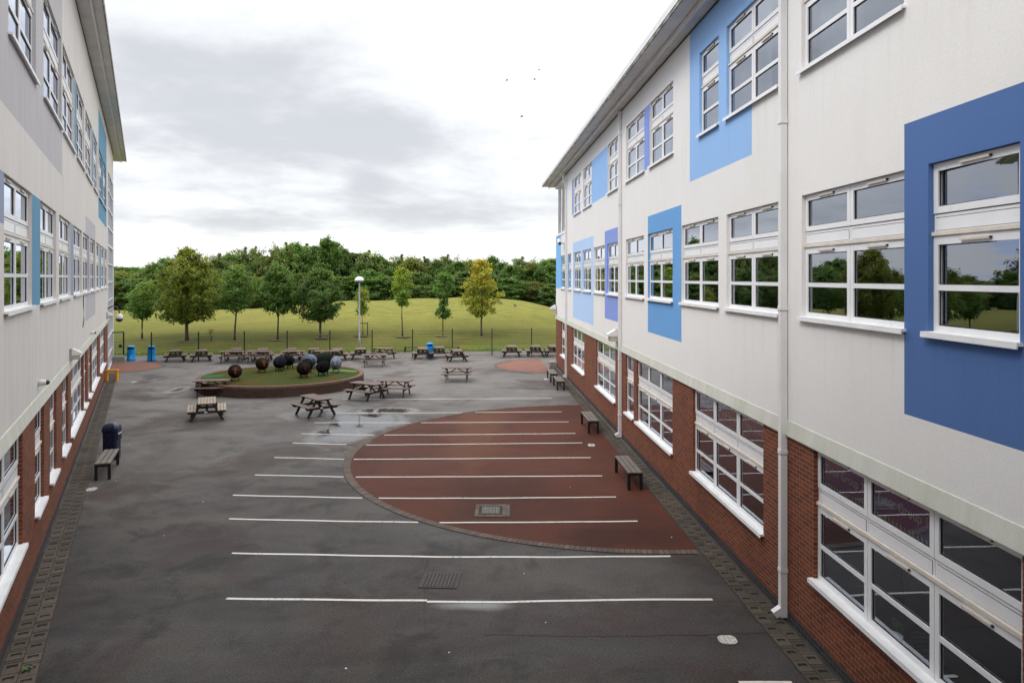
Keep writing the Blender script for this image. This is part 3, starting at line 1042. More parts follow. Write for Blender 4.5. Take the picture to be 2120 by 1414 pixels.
# ------------------------------------------------------------------ fittings on the walls
def flood(W, a, z, label, s=1.0):
    p = W.P(a, 0, z)
    root = empty('wall_floodlight', p, 0, label, 'floodlight', 'floodlights fixed to the school walls')
    b = MB()
    W.box(b, a - 0.20 * s, a + 0.20 * s, 0.002, 0.06, z - 0.26 * s, z + 0.24 * s)
    b.build('back_plate', M['galv'], root, p)
    h = MB()
    pr = [(0.06, 0.22), (0.12, 0.24), (0.42, 0.06), (0.42, -0.02), (0.06, -0.02)]
    for a_, rev in ((a - 0.19 * s, False), (a + 0.19 * s, True)):
        pts = [W.P(a_, d * s, z + k * s) for d, k in pr]
        h.face(pts if rev else pts[::-1])
    for i in range(5):
        j = (i + 1) % 5
        h.face([W.P(a - 0.19 * s, pr[i][0] * s, z + pr[i][1] * s), W.P(a + 0.19 * s, pr[i][0] * s, z + pr[i][1] * s),
                W.P(a + 0.19 * s, pr[j][0] * s, z + pr[j][1] * s), W.P(a - 0.19 * s, pr[j][0] * s, z + pr[j][1] * s)])
    h.build('hood', M['pipe'], root, p)
    l = MB()
    W.box(l, a - 0.17 * s, a + 0.17 * s, 0.062, 0.34 * s, z - 0.20 * s, z - 0.022 * s)
    l.build('lamp_glass', M['lens_lit'], root, p)


flood(WL, sL(144.5), 3.52, 'hooded floodlight on the cream wall above the brick, nearer of the two there', 0.72)
flood(WL, sL(220.5), 3.55, 'hooded floodlight at the far corner of the cream block', 0.8)
flood(WR, sR(1280.0), 3.62, 'hooded floodlight beside the middle downpipe on the white wall')
flood(WR, sR(1152.5), 3.75, 'hooded floodlight at the far end of the white wall')


def dome_cam(W, a, z, label, hang=False):
    p = W.P(a, 0, z)
    root = empty('security_camera', p, 0, label, 'camera', 'security cameras on the school walls')
    q = Matrix.Translation(p) @ W.n.to_track_quat('Z', 'Y').to_matrix().to_4x4() @ Matrix.Scale(0.74, 4)
    b = MB()
    b.lathe([(0.09, 0.0), (0.09, 0.10), (0.075, 0.15), (0.075, 0.19)], 18, 0, q)
    b.build('housing', M['cam_white'], root, p)
    d = MB()
    d.lathe([(0.072 * math.cos(t), 0.19 + 0.085 * math.sin(t)) for t in [i * math.pi / 14 for i in range(7)]] + [(0.003, 0.276)], 18, 0, q)
    d.build('dome', M['cam_dark'], root, p)
    return root


dome_cam(WL, sL(79), 3.62, 'white dome camera on the cream wall above the navy bin')
dome_cam(WL, sL(187.5), 3.52, 'small white dome camera further along the cream wall')
a = sL(222.2)
p = WL.P(a, 0.0, 3.75)
ptz = empty('security_camera', p, 0, 'white ball camera hanging from a curved arm at the far corner', 'camera', 'security cameras on the school walls')
b = MB()
b.tube([WL.P(a, 0.0, 3.9), WL.P(a, 0.25, 4.05), WL.P(a, 0.5, 4.0), WL.P(a, 0.62, 3.75), WL.P(a, 0.62, 3.55)], 0.035, 8)
b.build('arm', M['cam_dark'], ptz, p)
b = MB()
c = WL.P(a, 0.62, 3.2)
b.lathe([(0.06, 0.40), (0.19, 0.33), (0.21, 0.15), (0.20, 0.1)][::-1], 18, 0, Matrix.Translation(c))
b.build('housing', M['cam_white'], ptz, p)
b = MB()
b.lathe([(0.02, -0.10), (0.12, -0.07), (0.19, 0.02), (0.205, 0.1)], 18, 0, Matrix.Translation(c))
b.build('dome', M['cam_dark'], ptz, p)
a = sR(1168.3)
p = WR.P(a, 0, 7.75)
cm = empty('security_camera', p, 0, 'small white bullet camera on the white wall near the far downpipe', 'camera', 'security cameras on the school walls')
b = MB()
b.tube([WR.P(a, 0.0, 7.75), WR.P(a, 0.25, 7.85)], 0.05, 10)
b.tube([WR.P(a - 0.25, 0.30, 7.75), WR.P(a + 0.2, 0.30, 7.95)], 0.11, 12)
b.build('housing', M['cam_white'], cm, p)
b = MB()
b.tube([WR.P(a - 0.31, 0.30, 7.724), WR.P(a - 0.252, 0.30, 7.75)], 0.08, 12)
b.build('lens', M['cam_dark'], cm, p)


# ------------------------------------------------------------------ banners behind the ground floor glass
def banner(a_lo, a_hi, z0, z1, text, label, group):
    """facing the yard; reading direction runs towards the near end"""
    p = WR.P((a_lo + a_hi) / 2, -0.107, z0)
    root = empty('window_banner', p, 0, label, 'banner', group)
    b = MB()
    WR.box(b, a_lo, a_hi, -0.112, -0.107, z0 + 0.08, z1)
    b.build('sheet', M['banner'], root, p)
    e = MB()
    WR.box(e, a_lo, a_hi, -0.112, -0.107, z0, z0 + 0.078)
    k = int((a_hi - a_lo) / 0.085)
    for i in range(k):
        s0 = a_lo + 0.02 + i * 0.085
        e.face([WR.P(s0, -0.1055, z0 + 0.012), WR.P(s0 + 0.04, -0.1055, z0 + 0.012), WR.P(s0 + 0.06, -0.1055, z0 + 0.062), WR.P(s0 + 0.02, -0.1055, z0 + 0.062)], 1)
    WR.box(e, a_lo, a_hi, -0.1065, -0.105, z1 - 0.02, z1 - 0.012, 1)
    WR.box(e, a_hi - 0.02, a_hi - 0.012, -0.1065, -0.105, z0 + 0.08, z1 - 0.02, 1)
    e.build('border', [M['banner_foot'], M['banner_ink']], root, p)
    cu = bpy.data.curves.new('lettering', 'FONT')
    cu.body = text
    cu.size = 0.235
    cu.align_x = 'CENTER'
    cu.align_y = 'CENTER'
    cu.extrude = 0.001
    cu.offset = 0.006
    cu.space_character = 1.02
    tmp = bpy.data.objects.new('lettering', cu)
    COL.objects.link(tmp)
    dg = bpy.context.evaluated_depsgraph_get()
    me = bpy.data.meshes.new_from_object(tmp.evaluated_get(dg))
    bpy.data.objects.remove(tmp)
    t = bpy.data.objects.new('lettering', me)
    COL.objects.link(t)
    me.materials.clear()
    me.materials.append(M['banner_ink'])
    t.parent = root
    sc = 0.86 * (a_hi - a_lo) / max(v.co.x for v in me.vertices) / 2
    sc = min(sc, 0.75)
    c = WR.P((a_lo + a_hi) / 2, -0.1030, (z0 + z1) / 2 + 0.045) - p
    xd, nd = -WR.t, WR.n
    yd = Vector((0, 0, 1))
    t.matrix_local = Matrix(((xd.x * sc, yd.x * sc, nd.x, c.x), (xd.y * sc, yd.y * sc, nd.y, c.y), (xd.z * sc, yd.z * sc, nd.z, c.z), (0, 0, 0, 1)))


hgt = GZ1 - GZ0
zt0, zt1 = GZ0 + 0.705 * hgt + 0.07, GZ1 - 0.085
A, B = gf[6][0], gf[6][1]
w = (B - A) / 3
banner(A + 2 * w + 0.07, B - 0.06, zt0, zt1, 'Tutor Group 2', 'purple banner reading Tutor Group 2 behind the near ground floor window', 'purple tutor group banners')
banner(A + w + 0.07, A + 2 * w - 0.06, zt0, zt1, 'Tutor Group 1', 'purple banner reading Tutor Group 1 behind the near ground floor window', 'purple tutor group banners')
A, B = gf[5][0], gf[5][1]
w = (B - A) / 3
for i, nm in enumerate(('nearest to the tall downpipe', 'in the middle pane', 'in the pane farthest from the tall downpipe')):
    banner(A + i * w + 0.07, A + (i + 1) * w - 0.06, zt0, zt1, 'Tutor Group', 'purple Tutor Group banner in the three-banner window, ' + nm, 'purple tutor group banners')
# things on the worktop behind the near window
A, B = gf[6][0], gf[6][1]
w = (B - A) / 3
bs = MB()
ac = A + 1.72 * w
for k in range(5):
    z = 0.981 + k * 0.055
    for (x0, x1, d0, d1) in ((ac - 0.22, ac + 0.22, -0.31, -0.295), (ac - 0.22, ac + 0.22, -0.62, -0.605), (ac - 0.22, ac - 0.205, -0.605, -0.31), (ac + 0.205, ac + 0.22, -0.605, -0.31)):
        WR.box(bs, x0, x1, d0, d1, z, z + 0.036)
for k in range(12):
    x = ac - 0.215 + k * 0.0385
    WR.box(bs, x, x + 0.016, -0.308, -0.297, 0.981, 1.24)
    WR.box(bs, x, x + 0.016, -0.618, -0.607, 0.981, 1.24)
WR.box(bs, ac - 0.2, ac + 0.2, -0.60, -0.315, 0.9815, 0.99)
tag(bs.build('storage_basket', M['basket'], None), 'pale green slotted basket on the worktop behind the near ground floor window', 'basket')
ps = MB()
ac = A + 1.25 * w
q = [(ac - 0.2, -0.33), (ac + 0.14, -0.30), (ac + 0.2, -0.48), (ac - 0.14, -0.52)]
top = [WR.P(x, d, 0.99 + 0.012 * (i % 2)) for i, (x, d) in enumerate(q)]
bot = [WR.P(x, d, 0.981) for x, d in q]
ps.face(top); ps.face(bot[::-1])
for i in range(4):
    ps.face([top[i], bot[i], bot[(i + 1) % 4], top[(i + 1) % 4]])
tag(ps.build('folded_cloth', simple('tan_card', (0.16, 0.13, 0.10), 0.8), None), 'tan folded cloth lying on the worktop beside the slotted basket', 'cloth')
# ================================================================== GROUND
def lawn_edge(x):
    return 55.4 + 0.122 * x


CRX = [-200, -45, -33.5, -29, -19.7, -5, -1.4, 1.8, 4.8, 9, 14, 30, 200]
CRZ = [1.6, 1.86, 1.97, 2.24, 3.02, 3.49, 3.4, 2.95, 2.24, 1.3, 0.6, 0.25, 0.2]


def mound(x, y):
    yb = lawn_edge(max(-70, min(30, x)))
    c = float(np.interp(x, CRX, CRZ))
    if y <= yb:
        return 0.0
    t = (y - yb) / (80.0 - yb)
    if t < 1:
        p = 0.5 * math.sin(t * math.pi / 2) + 0.5 * (3 * t * t - 2 * t ** 3)
    else:
        u = min(1.0, (y - 80) / 30.0)
        p = 1 - 0.8 * (3 * u * u - 2 * u ** 3)
    return c * p


g = MB()
g.face([(-900, -200, -0.012), (900, -200, -0.012), (900, 1200, -0.012), (-900, 1200, -0.012)])
tag(g.build('ground', M['soil']), kind='structure')

b = MB()
pts = [(-70, -12), (40, -12), (40, lawn_edge(30) + 1.5), (30, lawn_edge(30) + 0.3), (-70, lawn_edge(-70) + 0.3)]
b.face([(x, y, 0.0) for x, y in pts])
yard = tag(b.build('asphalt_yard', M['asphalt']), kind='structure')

# grass bank
xs = np.concatenate([np.arange(-200, -70, 8.0), np.arange(-70, 31, 1.25), np.arange(34, 201, 8.0)])
ts = np.concatenate([np.linspace(0, 1, 34), np.linspace(1.06, 2.4, 14)])
b = MB()
idx = {}
for i, x in enumerate(xs):
    yb = lawn_edge(max(-70, min(30, x)))
    for j, t in enumerate(ts):
        y = yb + (80 - yb) * t
        wob = 0.05 * math.sin(x * 0.9 + y * 0.3) * min(1, t * 6) + 0.04 * math.sin(x * 0.37 - y * 0.8) * min(1, t * 6)
        b.v.append((x, y, mound(x, y) + wob + 0.012))
for i in range(len(xs) - 1):
    for j in range(len(ts) - 1):
        n_ = len(ts)
        b.f.append((i * n_ + j, (i + 1) * n_ + j, (i + 1) * n_ + j + 1, i * n_ + j + 1))
        b.m.append(0); b.uv.append([(0, 0)] * 4); b.sm.append(True)
tag(b.build('grass_bank', M['grass']), kind='structure')

# ragged verge of short grass blades along the asphalt edge
b = MB()
rr = random.Random(5)
for i in range(5200):
    x = rr.uniform(-30, 6)
    y = lawn_edge(x) + abs(rr.gauss(0, 0.5)) - 0.02
    z = mound(x, y) + 0.01
    hgt_ = rr.uniform(0.05, 0.14)
    dx, dy = rr.uniform(-.05, .05), rr.uniform(-.05, .05)
    an = rr.uniform(0, 3.14)
    wx, wy = 0.014 * math.cos(an), 0.014 * math.sin(an)
    b.face([(x - wx, y - wy, z), (x + wx, y + wy, z), (x + dx, y + dy, z + hgt_)])
tag(b.build('grass_verge', M['grass']), kind='stuff')

# ------------------------------------------------------------------ red circle by the right-hand wall and its paver rim
CC, CR_ = Vector((3.3, 23.3, 0)), 8.42
BAND_R = 0.56    # outer edge of the paver strip from the wall


def strip_x(y):      # outer edge of the right-hand paver strip
    return WR.o.x - 0.0527 * y - BAND_R


def disc(name, c, r, z, mat, clip=None, n=120):
    mb = MB()
    pts = []
    for i in range(n):
        t = 2 * math.pi * i / n
        x, y = c.x + r * math.cos(t), c.y + r * math.sin(t)
        if clip:
            x = min(x, clip(y))
        pts.append((x, y, z))
    mb.face(pts)
    return tag(mb.build(name, mat), kind='structure')


disc('red_surface', CC, CR_, 0.004, M['red'], strip_x)


def ring(name, c, r, wd, z, mat, inside, step=0.115):
    mb = MB()
    n = int(2 * math.pi * r / step)
    for i in range(n):
        t0, t1 = 2 * math.pi * (i + 0.07) / n, 2 * math.pi * (i + 0.93) / n
        q = [(c.x + rr_ * math.cos(t), c.y + rr_ * math.sin(t)) for rr_, t in ((r, t0), (r + wd, t0), (r + wd, t1), (r, t1))]
        if all(inside(x, y) for x, y in q):
            u = random.random()
            zz = z + random.random() * 0.002
            mb.face([(x, y, zz) for x, y in q], 0, [(u, 0.5)] * 4)
    nn = 200
    for i in range(nn):
        t0, t1 = 2 * math.pi * i / nn, 2 * math.pi * (i + 1) / nn
        q = [(c.x + rr_ * math.cos(t), c.y + rr_ * math.sin(t)) for rr_, t in ((r - 0.004, t0), (r + wd + 0.01, t0), (r + wd + 0.01, t1), (r - 0.004, t1))]
        if all(inside(x, y) for x, y in q):
            mb.face([(x, y, z - 0.003) for x, y in q], 1)
    return tag(mb.build(name, [mat, M['paver_joint']]), kind='structure')


ring('paver_edging', CC, CR_, 0.21, 0.012, M['paver_ring'], lambda x, y: x < strip_x(y) + 0.02)
C2, R2 = Vector((2.45, 46.2, 0)), 3.45
disc('red_surface', C2, R2, 0.004, M['red_pale'], lambda y: strip_x(y) - 0.1)
ring('paver_edging', C2, R2, 0.2, 0.010, M['paver_ring'], lambda x, y: x < strip_x(y) - 0.1)
C3, R3 = Vector((-25.4, 45.0, 0)), 2.75
disc('red_surface', C3, R3, 0.004, M['red_pale'])
ring('paver_edging', C3, R3, 0.2, 0.010, M['paver_ring'], lambda x, y: y < 47.5)


def paved_strip(W, a0, a1, d0, wd):
    """two staggered courses of slotted pavers along a wall foot"""
    mb = MB()
    mb.face([W.P(a0, d0, 0.008), W.P(a1, d0, 0.008), W.P(a1, d0 + 2 * wd + 0.03, 0.008), W.P(a0, d0 + 2 * wd + 0.03, 0.008)], 1)
    pitch = 0.36
    for r_ in range(2):
        da = d0 + r_ * (wd + 0.01) + 0.005
        a = a0 + (pitch / 2 if r_ else 0)
        while a < a1:
            u = random.random()
            z = 0.022 + random.random() * 0.004
            z2 = z + random.uniform(-.003, .003)
            e = 0.006
            top = [W.P(a + e, da, z), W.P(a + pitch - e, da, z2), W.P(a + pitch - e, da + wd, z2), W.P(a + e, da + wd, z)]
            mb.face(top, 0, [(u, 0.5)] * 4)
            for i in range(4):
                j = (i + 1) % 4
                p, q = top[i], top[j]
                mb.face([p, q, Vector((q.x, q.y, 0.008)), Vector((p.x, p.y, 0.008))], 0, [(u * 0.4, 0.5)] * 4)
            m = a + pitch * 0.5
            s = [W.P(m - 0.045, da + 0.04, 0.0285), W.P(m - 0.02, da + wd / 2, 0.0285), W.P(m - 0.045, da + wd - 0.04, 0.0285), W.P(m + 0.03, da + wd - 0.04, 0.0285), W.P(m + 0.03, da + 0.04, 0.0285)]
            mb.face(s, 2)
            # shallow cross groove
            mb.face([W.P(m + 0.10, da, 0.0275), W.P(m + 0.122, da, 0.0275), W.P(m + 0.122, da + wd, 0.0275), W.P(m + 0.10, da + wd, 0.0275)], 1)
            a += pitch
    return tag(mb.build('paved_strip', [M['paver'], M['paver_joint'], M['slot']]), kind='structure')


paved_strip(WR, 4.0, AEND - 1.0, 0.09, 0.215)
paved_strip(WL, 5.0, LEND - 9.0, 0.06, 0.225)

# ------------------------------------------------------------------ painted lines
LINES = [((708, 826.6), (900, 826.2), (1143, 824.8)),
         ((676, 855), (900, 854.6), (1162.7, 852.6)),
         ((651, 875), (900, 875.2), (1177, 873.6)),
         ((624, 898.2), (780, 900.8), (960, 900), (1191, 897.4)),
         ((606, 917), (760, 921.5), (960, 919.5), (1205.5, 917)),
         ((568, 947), (735, 951), (950, 949.8), (1223.4, 947.4)),
         ((528, 983), (740, 987.8), (950, 987), (1246.7, 985.3)),
         ((482, 1025), (780, 1031.5), (1000, 1031.6), (1275.4, 1029)),
         ((474, 1074), (690, 1078.5), (930, 1082), (1150, 1081), (1320, 1079)),
         ((480, 1145), (700, 1149), (900, 1152.6), (1150, 1153), (1388, 1151.2)),
         ((468, 1238.8), (690, 1241.5), (884, 1243)),
         ((884, 1245.5), (1050, 1246), (1250, 1241.6), (1475, 1240.4)),
         ((1530, 1413), (1640, 1412.5))]


def surf_z(x, y):
    d = math.hypot(x - CC.x, y - CC.y)
    if d < CR_ - 0.01:
        return 0.008
    return 0.0043


for ln in LINES:
    mb = MB()
    gp = [G(*p) for p in ln]
    prev = None
    for i in range(len(gp) - 1):
        n = 60
        for k in range(n + 1):
            p = gp[i].lerp(gp[i + 1], k / n)
            d = math.hypot(p.x - CC.x, p.y - CC.y)
            gap = CR_ - 0.03 < d < CR_ + 0.24
            wob = 0.006 * math.sin(p.x * 3.1 + p.y)
            cur = (p.x, p.y + wob, surf_z(p.x, p.y), gap)
            if prev and not prev[3] and not gap and abs(prev[2] - cur[2]) < 1e-6:
                hw = 0.036
                mb.face([(prev[0], prev[1] - hw, prev[2]), (cur[0], cur[1] - hw, cur[2]), (cur[0], cur[1] + hw, cur[2]), (prev[0], prev[1] + hw, prev[2])])
            prev = cur
    o = mb.build('painted_line', M['paint'], yard)

# old trench seams and cracks in the asphalt
mb = MB()
for ln in (((1000, 1313), (1250, 1317), (1480, 1313), (1600, 1309)), ((905, 1120), (885, 1165), (878, 1180)), ((478, 1037), (560, 1031), (690, 1018), (745, 1012)),
           ((880, 1308), (878, 1245), (884, 1180)), ((240, 772), (330, 780), (392, 787))):
    gp = [G(*p) for p in ln]
    for i in range(len(gp) - 1):
        n = 24
        last = None
        for k in range(n + 1):
            p = gp[i].lerp(gp[i + 1], k / n)
            d = (gp[i + 1] - gp[i]).normalized()
            sd = Vector((-d.y, d.x, 0))
            p = p + sd * (random.uniform(-.02, .02))
            hw = random.uniform(0.004, 0.014)
            cur = (p - sd * hw, p + sd * hw)
            if last:
                mb.face([(q.x, q.y, 0.0042) for q in (last[0], cur[0], cur[1], last[1])])
            last = cur
mb.build('asphalt_seam', simple('tar_seam', (0.014, 0.013, 0.013), 0.7), yard)


# ------------------------------------------------------------------ covers set in the ground
def cover(px, py, wx, wy, mat, label, rot=0.0, rnd=0.0, z=0.004, name='access_cover', cat='ground cover', group=None):
    c = G(px, py)
    root = empty(name, (c.x, c.y, z), R(rot), label, cat, group)
    b = MB()
    n = 6
    pts = []
    r_ = max(rnd, 0.012)
    for cx, cy, t0 in ((wx / 2 - r_, wy / 2 - r_, 0), (-wx / 2 + r_, wy / 2 - r_, 90), (-wx / 2 + r_, -wy / 2 + r_, 180), (wx / 2 - r_, -wy / 2 + r_, 270)):
        for k in range(n + 1):
            t = R(t0 + 90 * k / n)
            pts.append((cx + r_ * math.cos(t), cy + r_ * math.sin(t)))
    b.face([(x, y, 0.012) for x, y in pts])
    for i in range(len(pts)):
        j = (i + 1) % len(pts)
        b.face([(*pts[i], 0.012), (*pts[i], 0.0), (*pts[j], 0.0), (*pts[j], 0.012)])
    # raised tread pattern
    nx, ny = max(3, int(wx / 0.065)), max(3, int(wy / 0.065))
    for i in range(nx):
        for j in range(ny):
            x = -wx / 2 + (i + 0.5) * wx / nx
            y = -wy / 2 + (j + 0.5) * wy / ny
            if abs(x) > wx / 2 - r_ * 0.6 and abs(y) > wy / 2 - r_ * 0.6:
                continue
            s = 0.012
            b.box((x - s, y - s * 1.4, 0.012), (x + s, y + s * 1.4, 0.018))
    b.build('plate', mat, root)
    return root


cover(1506, 1325, 0.29, 0.27, M['cover_white'], 'pale rounded access cover in the asphalt near the tall downpipe', 0, 0.1)
cover(1224.5, 922, 0.24, 0.40, M['cover_white'], 'pale oval access cover on the red surface between two benches', 0, 0.14)
cover(189, 1013.5, 0.26, 0.36, M['cover_white'], 'pale oval access cover in the asphalt before the bench by the navy bin', 0, 0.14)
cover(276, 791.5, 0.26, 0.42, M['cover_white'], 'pale access cover near the yellow hoop', 0, 0.1)
cover(1131, 785.5, 0.28, 0.4, M['cover_white'], 'pale access cover beside the pair of benches at the far end', 0, 0.12)
mh = cover(912, 1201, 0.62, 0.60, M['rust'], 'dark rusty square manhole cover in the grey asphalt', -4, 0.02, name='manhole_cover', cat='manhole cover')
b = MB()
for x0, x1, y0, y1 in ((-0.36, 0.36, 0.303, 0.35), (-0.36, 0.36, -0.35, -0.303), (-0.36, -0.313, -0.302, 0.302), (0.313, 0.36, -0.302, 0.302)):
    b.box((x0, y0, 0.0), (x1, y1, 0.010))
b.build('surround', M['rust'], mh)
mh = cover(1016, 1057, 0.44, 0.52, M['iron_grey'], 'worn grey manhole cover framed by pavers in the red surface', 0, 0.02, z=0.009, name='manhole_cover', cat='manhole cover')
b = MB()
for i in range(9):
    for j in range(7):
        x, y = -0.38 + i * 0.0955 - 0.002, -0.46 + j * 0.1315
        x1, y1 = x + 0.088, y + 0.124
        if x1 > -0.225 and x < 0.225 and y1 > -0.265 and y < 0.265:
            continue
        u = random.random()
        b.face([(x, y, 0.006), (x1, y, 0.006), (x1, y1, 0.006), (x, y1, 0.006)], 0, [(u, .5)] * 4)
b.face([(-0.39, -0.47, 0.003), (0.49, -0.47, 0.003), (0.49, 0.47, 0.003), (-0.39, 0.47, 0.003)], 1)
b.build('paver_surround', [M['paver_ring'], M['paver_joint']], mh)
c = G(742, 916)
b = MB()
for i in range(3):
    for j in range(4):
        u = random.random()
        x, y = i * 0.2, j * 0.2
        b.face([(x, y, 0.010), (x + 0.19, y, 0.010), (x + 0.19, y + 0.19, 0.010), (x, y + 0.19, 0.010)], 0, [(u * 0.4, .5)] * 4)
b.face([(-0.02, -0.02, 0.0045), (0.61, -0.02, 0.0045), (0.61, 0.81, 0.0045), (-0.02, 0.81, 0.0045)], 1)
o = b.build('paver_edging', [M['paver_ring'], M['paver_joint']])
o.location = (c.x - 0.35, c.y - 0.35, 0)
o.rotation_euler = (0, 0, R(-28))
tag(o, kind='structure')

for px, py in ((240, 997), (300, 865), (268, 922), (331, 900), (420, 1040), (716, 1385), (1130, 1290), (1390, 1113), (930, 1352), (1085, 1188), (340, 1110), (1392, 918), (1180, 1010)):
    c = G(px, py)
    sc_ = tag(empty('paper_scrap', (c.x, c.y, 0.012), random.uniform(0, 6.28)), 'tiny pale scrap of paper lying on the yard surface', 'litter', 'scraps of paper on the yard')
    b = MB()
    s = random.uniform(0.010, 0.019)
    b.face([(-s, -s * 0.7, 0), (s * 0.2, -s * 0.8, 0.008), (0, s * 0.7, 0.012), (-s, s * 0.5, 0.003)])
    b.face([(s * 0.2, -s * 0.8, 0.008), (s, -s * 0.4, 0.002), (s * 0.9, s * 0.6, 0.0), (0, s * 0.7, 0.012)])
    b.build('sheet', M['white_mark'], sc_)
c = G(56, 1391)
wd_ = empty('weed', (c.x, c.y, 0.02), 0, 'small green weed growing from the paver strip at the near left', 'plant')
b = MB()
for i in range(26):
    a_, l_ = random.uniform(0, 6.28), random.uniform(0.05, 0.12)
    d_ = Vector((math.cos(a_), math.sin(a_), 0))
    q_ = Vector((-d_.y, d_.x, 0)) * 0.014
    m_ = d_ * l_ * 0.55 + Vector((0, 0, l_ * 0.6))
    b.face([(0, 0, 0), tuple(m_ + q_), tuple(d_ * l_ + Vector((0, 0, l_ * 0.5))), tuple(m_ - q_)])
b.build('leaf', simple('weed_leaf', (0.06, 0.12, 0.025), 0.6), wd_)

# ------------------------------------------------------------------ planter
PC, PR, PH = Vector((-12.33, 37.9, 0)), 4.27, 0.55
pl = empty('round_planter', PC, 0, 'round raised planter with a low brown brick wall and mossy turf top', 'planter')
b = MB()
n = 96


def cyl(mb, r0, r1, z0, z1, mi=0):
    for i in range(n):
        t0, t1 = 2 * math.pi * i / n, 2 * math.pi * (i + 1) / n
        q = [(r0 * math.cos(t0), r0 * math.sin(t0), z0), (r0 * math.cos(t1), r0 * math.sin(t1), z0), (r1 * math.cos(t1), r1 * math.sin(t1), z1), (r1 * math.cos(t0), r1 * math.sin(t0), z1)]
        rm = (r0 + r1) / 2
        hz = abs(z1 - z0)
        u0, u1 = t0 * rm, t1 * rm
        if hz > 1e-4:
            uv = [(u0, z0), (u1, z0), (u1, z1), (u0, z1)]
        else:
            uv = [(u0, r0 - PR), (u1, r0 - PR), (u1, r1 - PR), (u0, r1 - PR)]
        mb.face(q, mi, uv, True)


cyl(b, PR, PR, 0.0, PH - 0.115)
b.build('brick_wall', M['planter_brick'], pl)
b = MB()
cyl(b, PR + 0.012, PR + 0.012, PH - 0.112, PH)
cyl(b, PR + 0.012, PR - 0.22, PH, PH)
cyl(b, PR - 0.22, PR - 0.22, PH, PH - 0.1)
b.build('coping', M['planter_cope'], pl)
b = MB()
rings = 14
vid = []
for i in range(rings + 1):
    r_ = (PR - 0.215) * i / rings
    for k in range(48):
        t = 2 * math.pi * k / 48
        b.v.append((r_ * math.cos(t), r_ * math.sin(t), PH - 0.03 + 0.05 * (1 - (i / rings) ** 2) + 0.012 * math.sin(7 * t + i) * (1 if i < rings else 0)))
for i in range(rings):
    for k in range(48):
        k2 = (k + 1) % 48
        b.f.append((i * 48 + k, (i + 1) * 48 + k, (i + 1) * 48 + k2, i * 48 + k2)); b.m.append(0); b.uv.append([(0, 0)] * 4); b.sm.append(True)
b.build('turf', M['turf'], pl)


# ------------------------------------------------------------------ sheep sculptures
def sheep_mat(name, c, rust=None):
    nt = NT(name)
    co_ = nt.objco()
    col = nt.mix(nt.ramp(nt.noise(co_, 14.0, 5.0), 0.35, 0.7), tuple(x * 0.6 for x in c), tuple(x * 1.35 for x in c))
    if rust:
        col = nt.mix(nt.ramp(nt.noise(co_, 4.0, 4.0), 0.5, 0.72, 0.0, 0.7), col, rust)
    nt.color(col).rough(0.9)
    nt.p.inputs['Specular IOR Level'].default_value = 0.06
    nt.bump(nt.noise(co_, 26.0, 4.0), 1.0, 0.03)
    return nt.mat


def sheep(px, py, yaw, c, label, face, d=0.64, ln=0.95, wx=1.0, rust=None, lowered=0.0):
    p = G(px, py, PH)
    # feet rows are the near legs: step back by half the leg spacing
    p = p + Vector((p.x, p.y, 0)).normalized() * (0.22 if abs(math.sin(R(yaw))) > 0.5 else 0.12)
    root = empty('sheep_sculpture', (p.x, p.y, PH + 0.01), R(yaw), label, 'sculpture', 'metal sheep sculptures on the planter')
    mat = sheep_mat('sheep_fleece_metal', c, rust)
    fm = sheep_mat('sheep_face_metal', face)
    r_ = d / 2
    zc = 0.14 + r_
    b = MB()
    nr, nk = 25, 28
    for i in range(nr):
        u = -1 + 2 * i / (nr - 1)
        rad = r_ * max(0.02, (1 - abs(u) ** 2.3)) ** 0.5
        rib = 1 + (0.055 if i % 2 else -0.045)
        for k in range(nk):
            t = 2 * math.pi * k / nk
            lump = 1 + 0.045 * math.sin(11 * t + i * 2.1)
            b.v.append((u * ln / 2, rad * rib * lump * wx * math.cos(t), zc + rad * rib * lump * math.sin(t)))
    for i in range(nr - 1):
        for k in range(nk):
            k2 = (k + 1) % nk
            b.f.append((i * nk + k, i * nk + k2, (i + 1) * nk + k2, (i + 1) * nk + k)); b.m.append(0); b.uv.append([(0, 0)] * 4); b.sm.append(True)
    b.build('fleece', mat, root)
    hd = MB()
    hx, hz = ln / 2 + 0.02, zc + 0.06 - lowered
    hd.tube([(hx - 0.06, 0, hz + 0.10), (hx + 0.02, 0, hz + 0.06), (hx + 0.09, 0, hz - 0.03), (hx + 0.13, 0, hz - 0.13), (hx + 0.13, 0, hz - 0.17)], [0.085, 0.09, 0.075, 0.05, 0.02], 12)
    for sg in (-1, 1):
        hd.tube([(hx, sg * 0.07, hz + 0.09), (hx + 0.01, sg * 0.13, hz + 0.07), (hx + 0.015, sg * 0.17, hz + 0.03)], [0.02, 0.03, 0.006], 8)
    hd.build('head', fm, root)
    for sx in (-0.27, 0.27):
        for sy in (-0.15, 0.15):
            l = MB()
            l.tube([(sx * ln, sy, zc - r_ * 0.6), (sx * ln, sy, 0.06), (sx * ln + 0.012, sy, 0.0)], [0.032, 0.022, 0.028], 8)
            l.build('leg', fm, root)


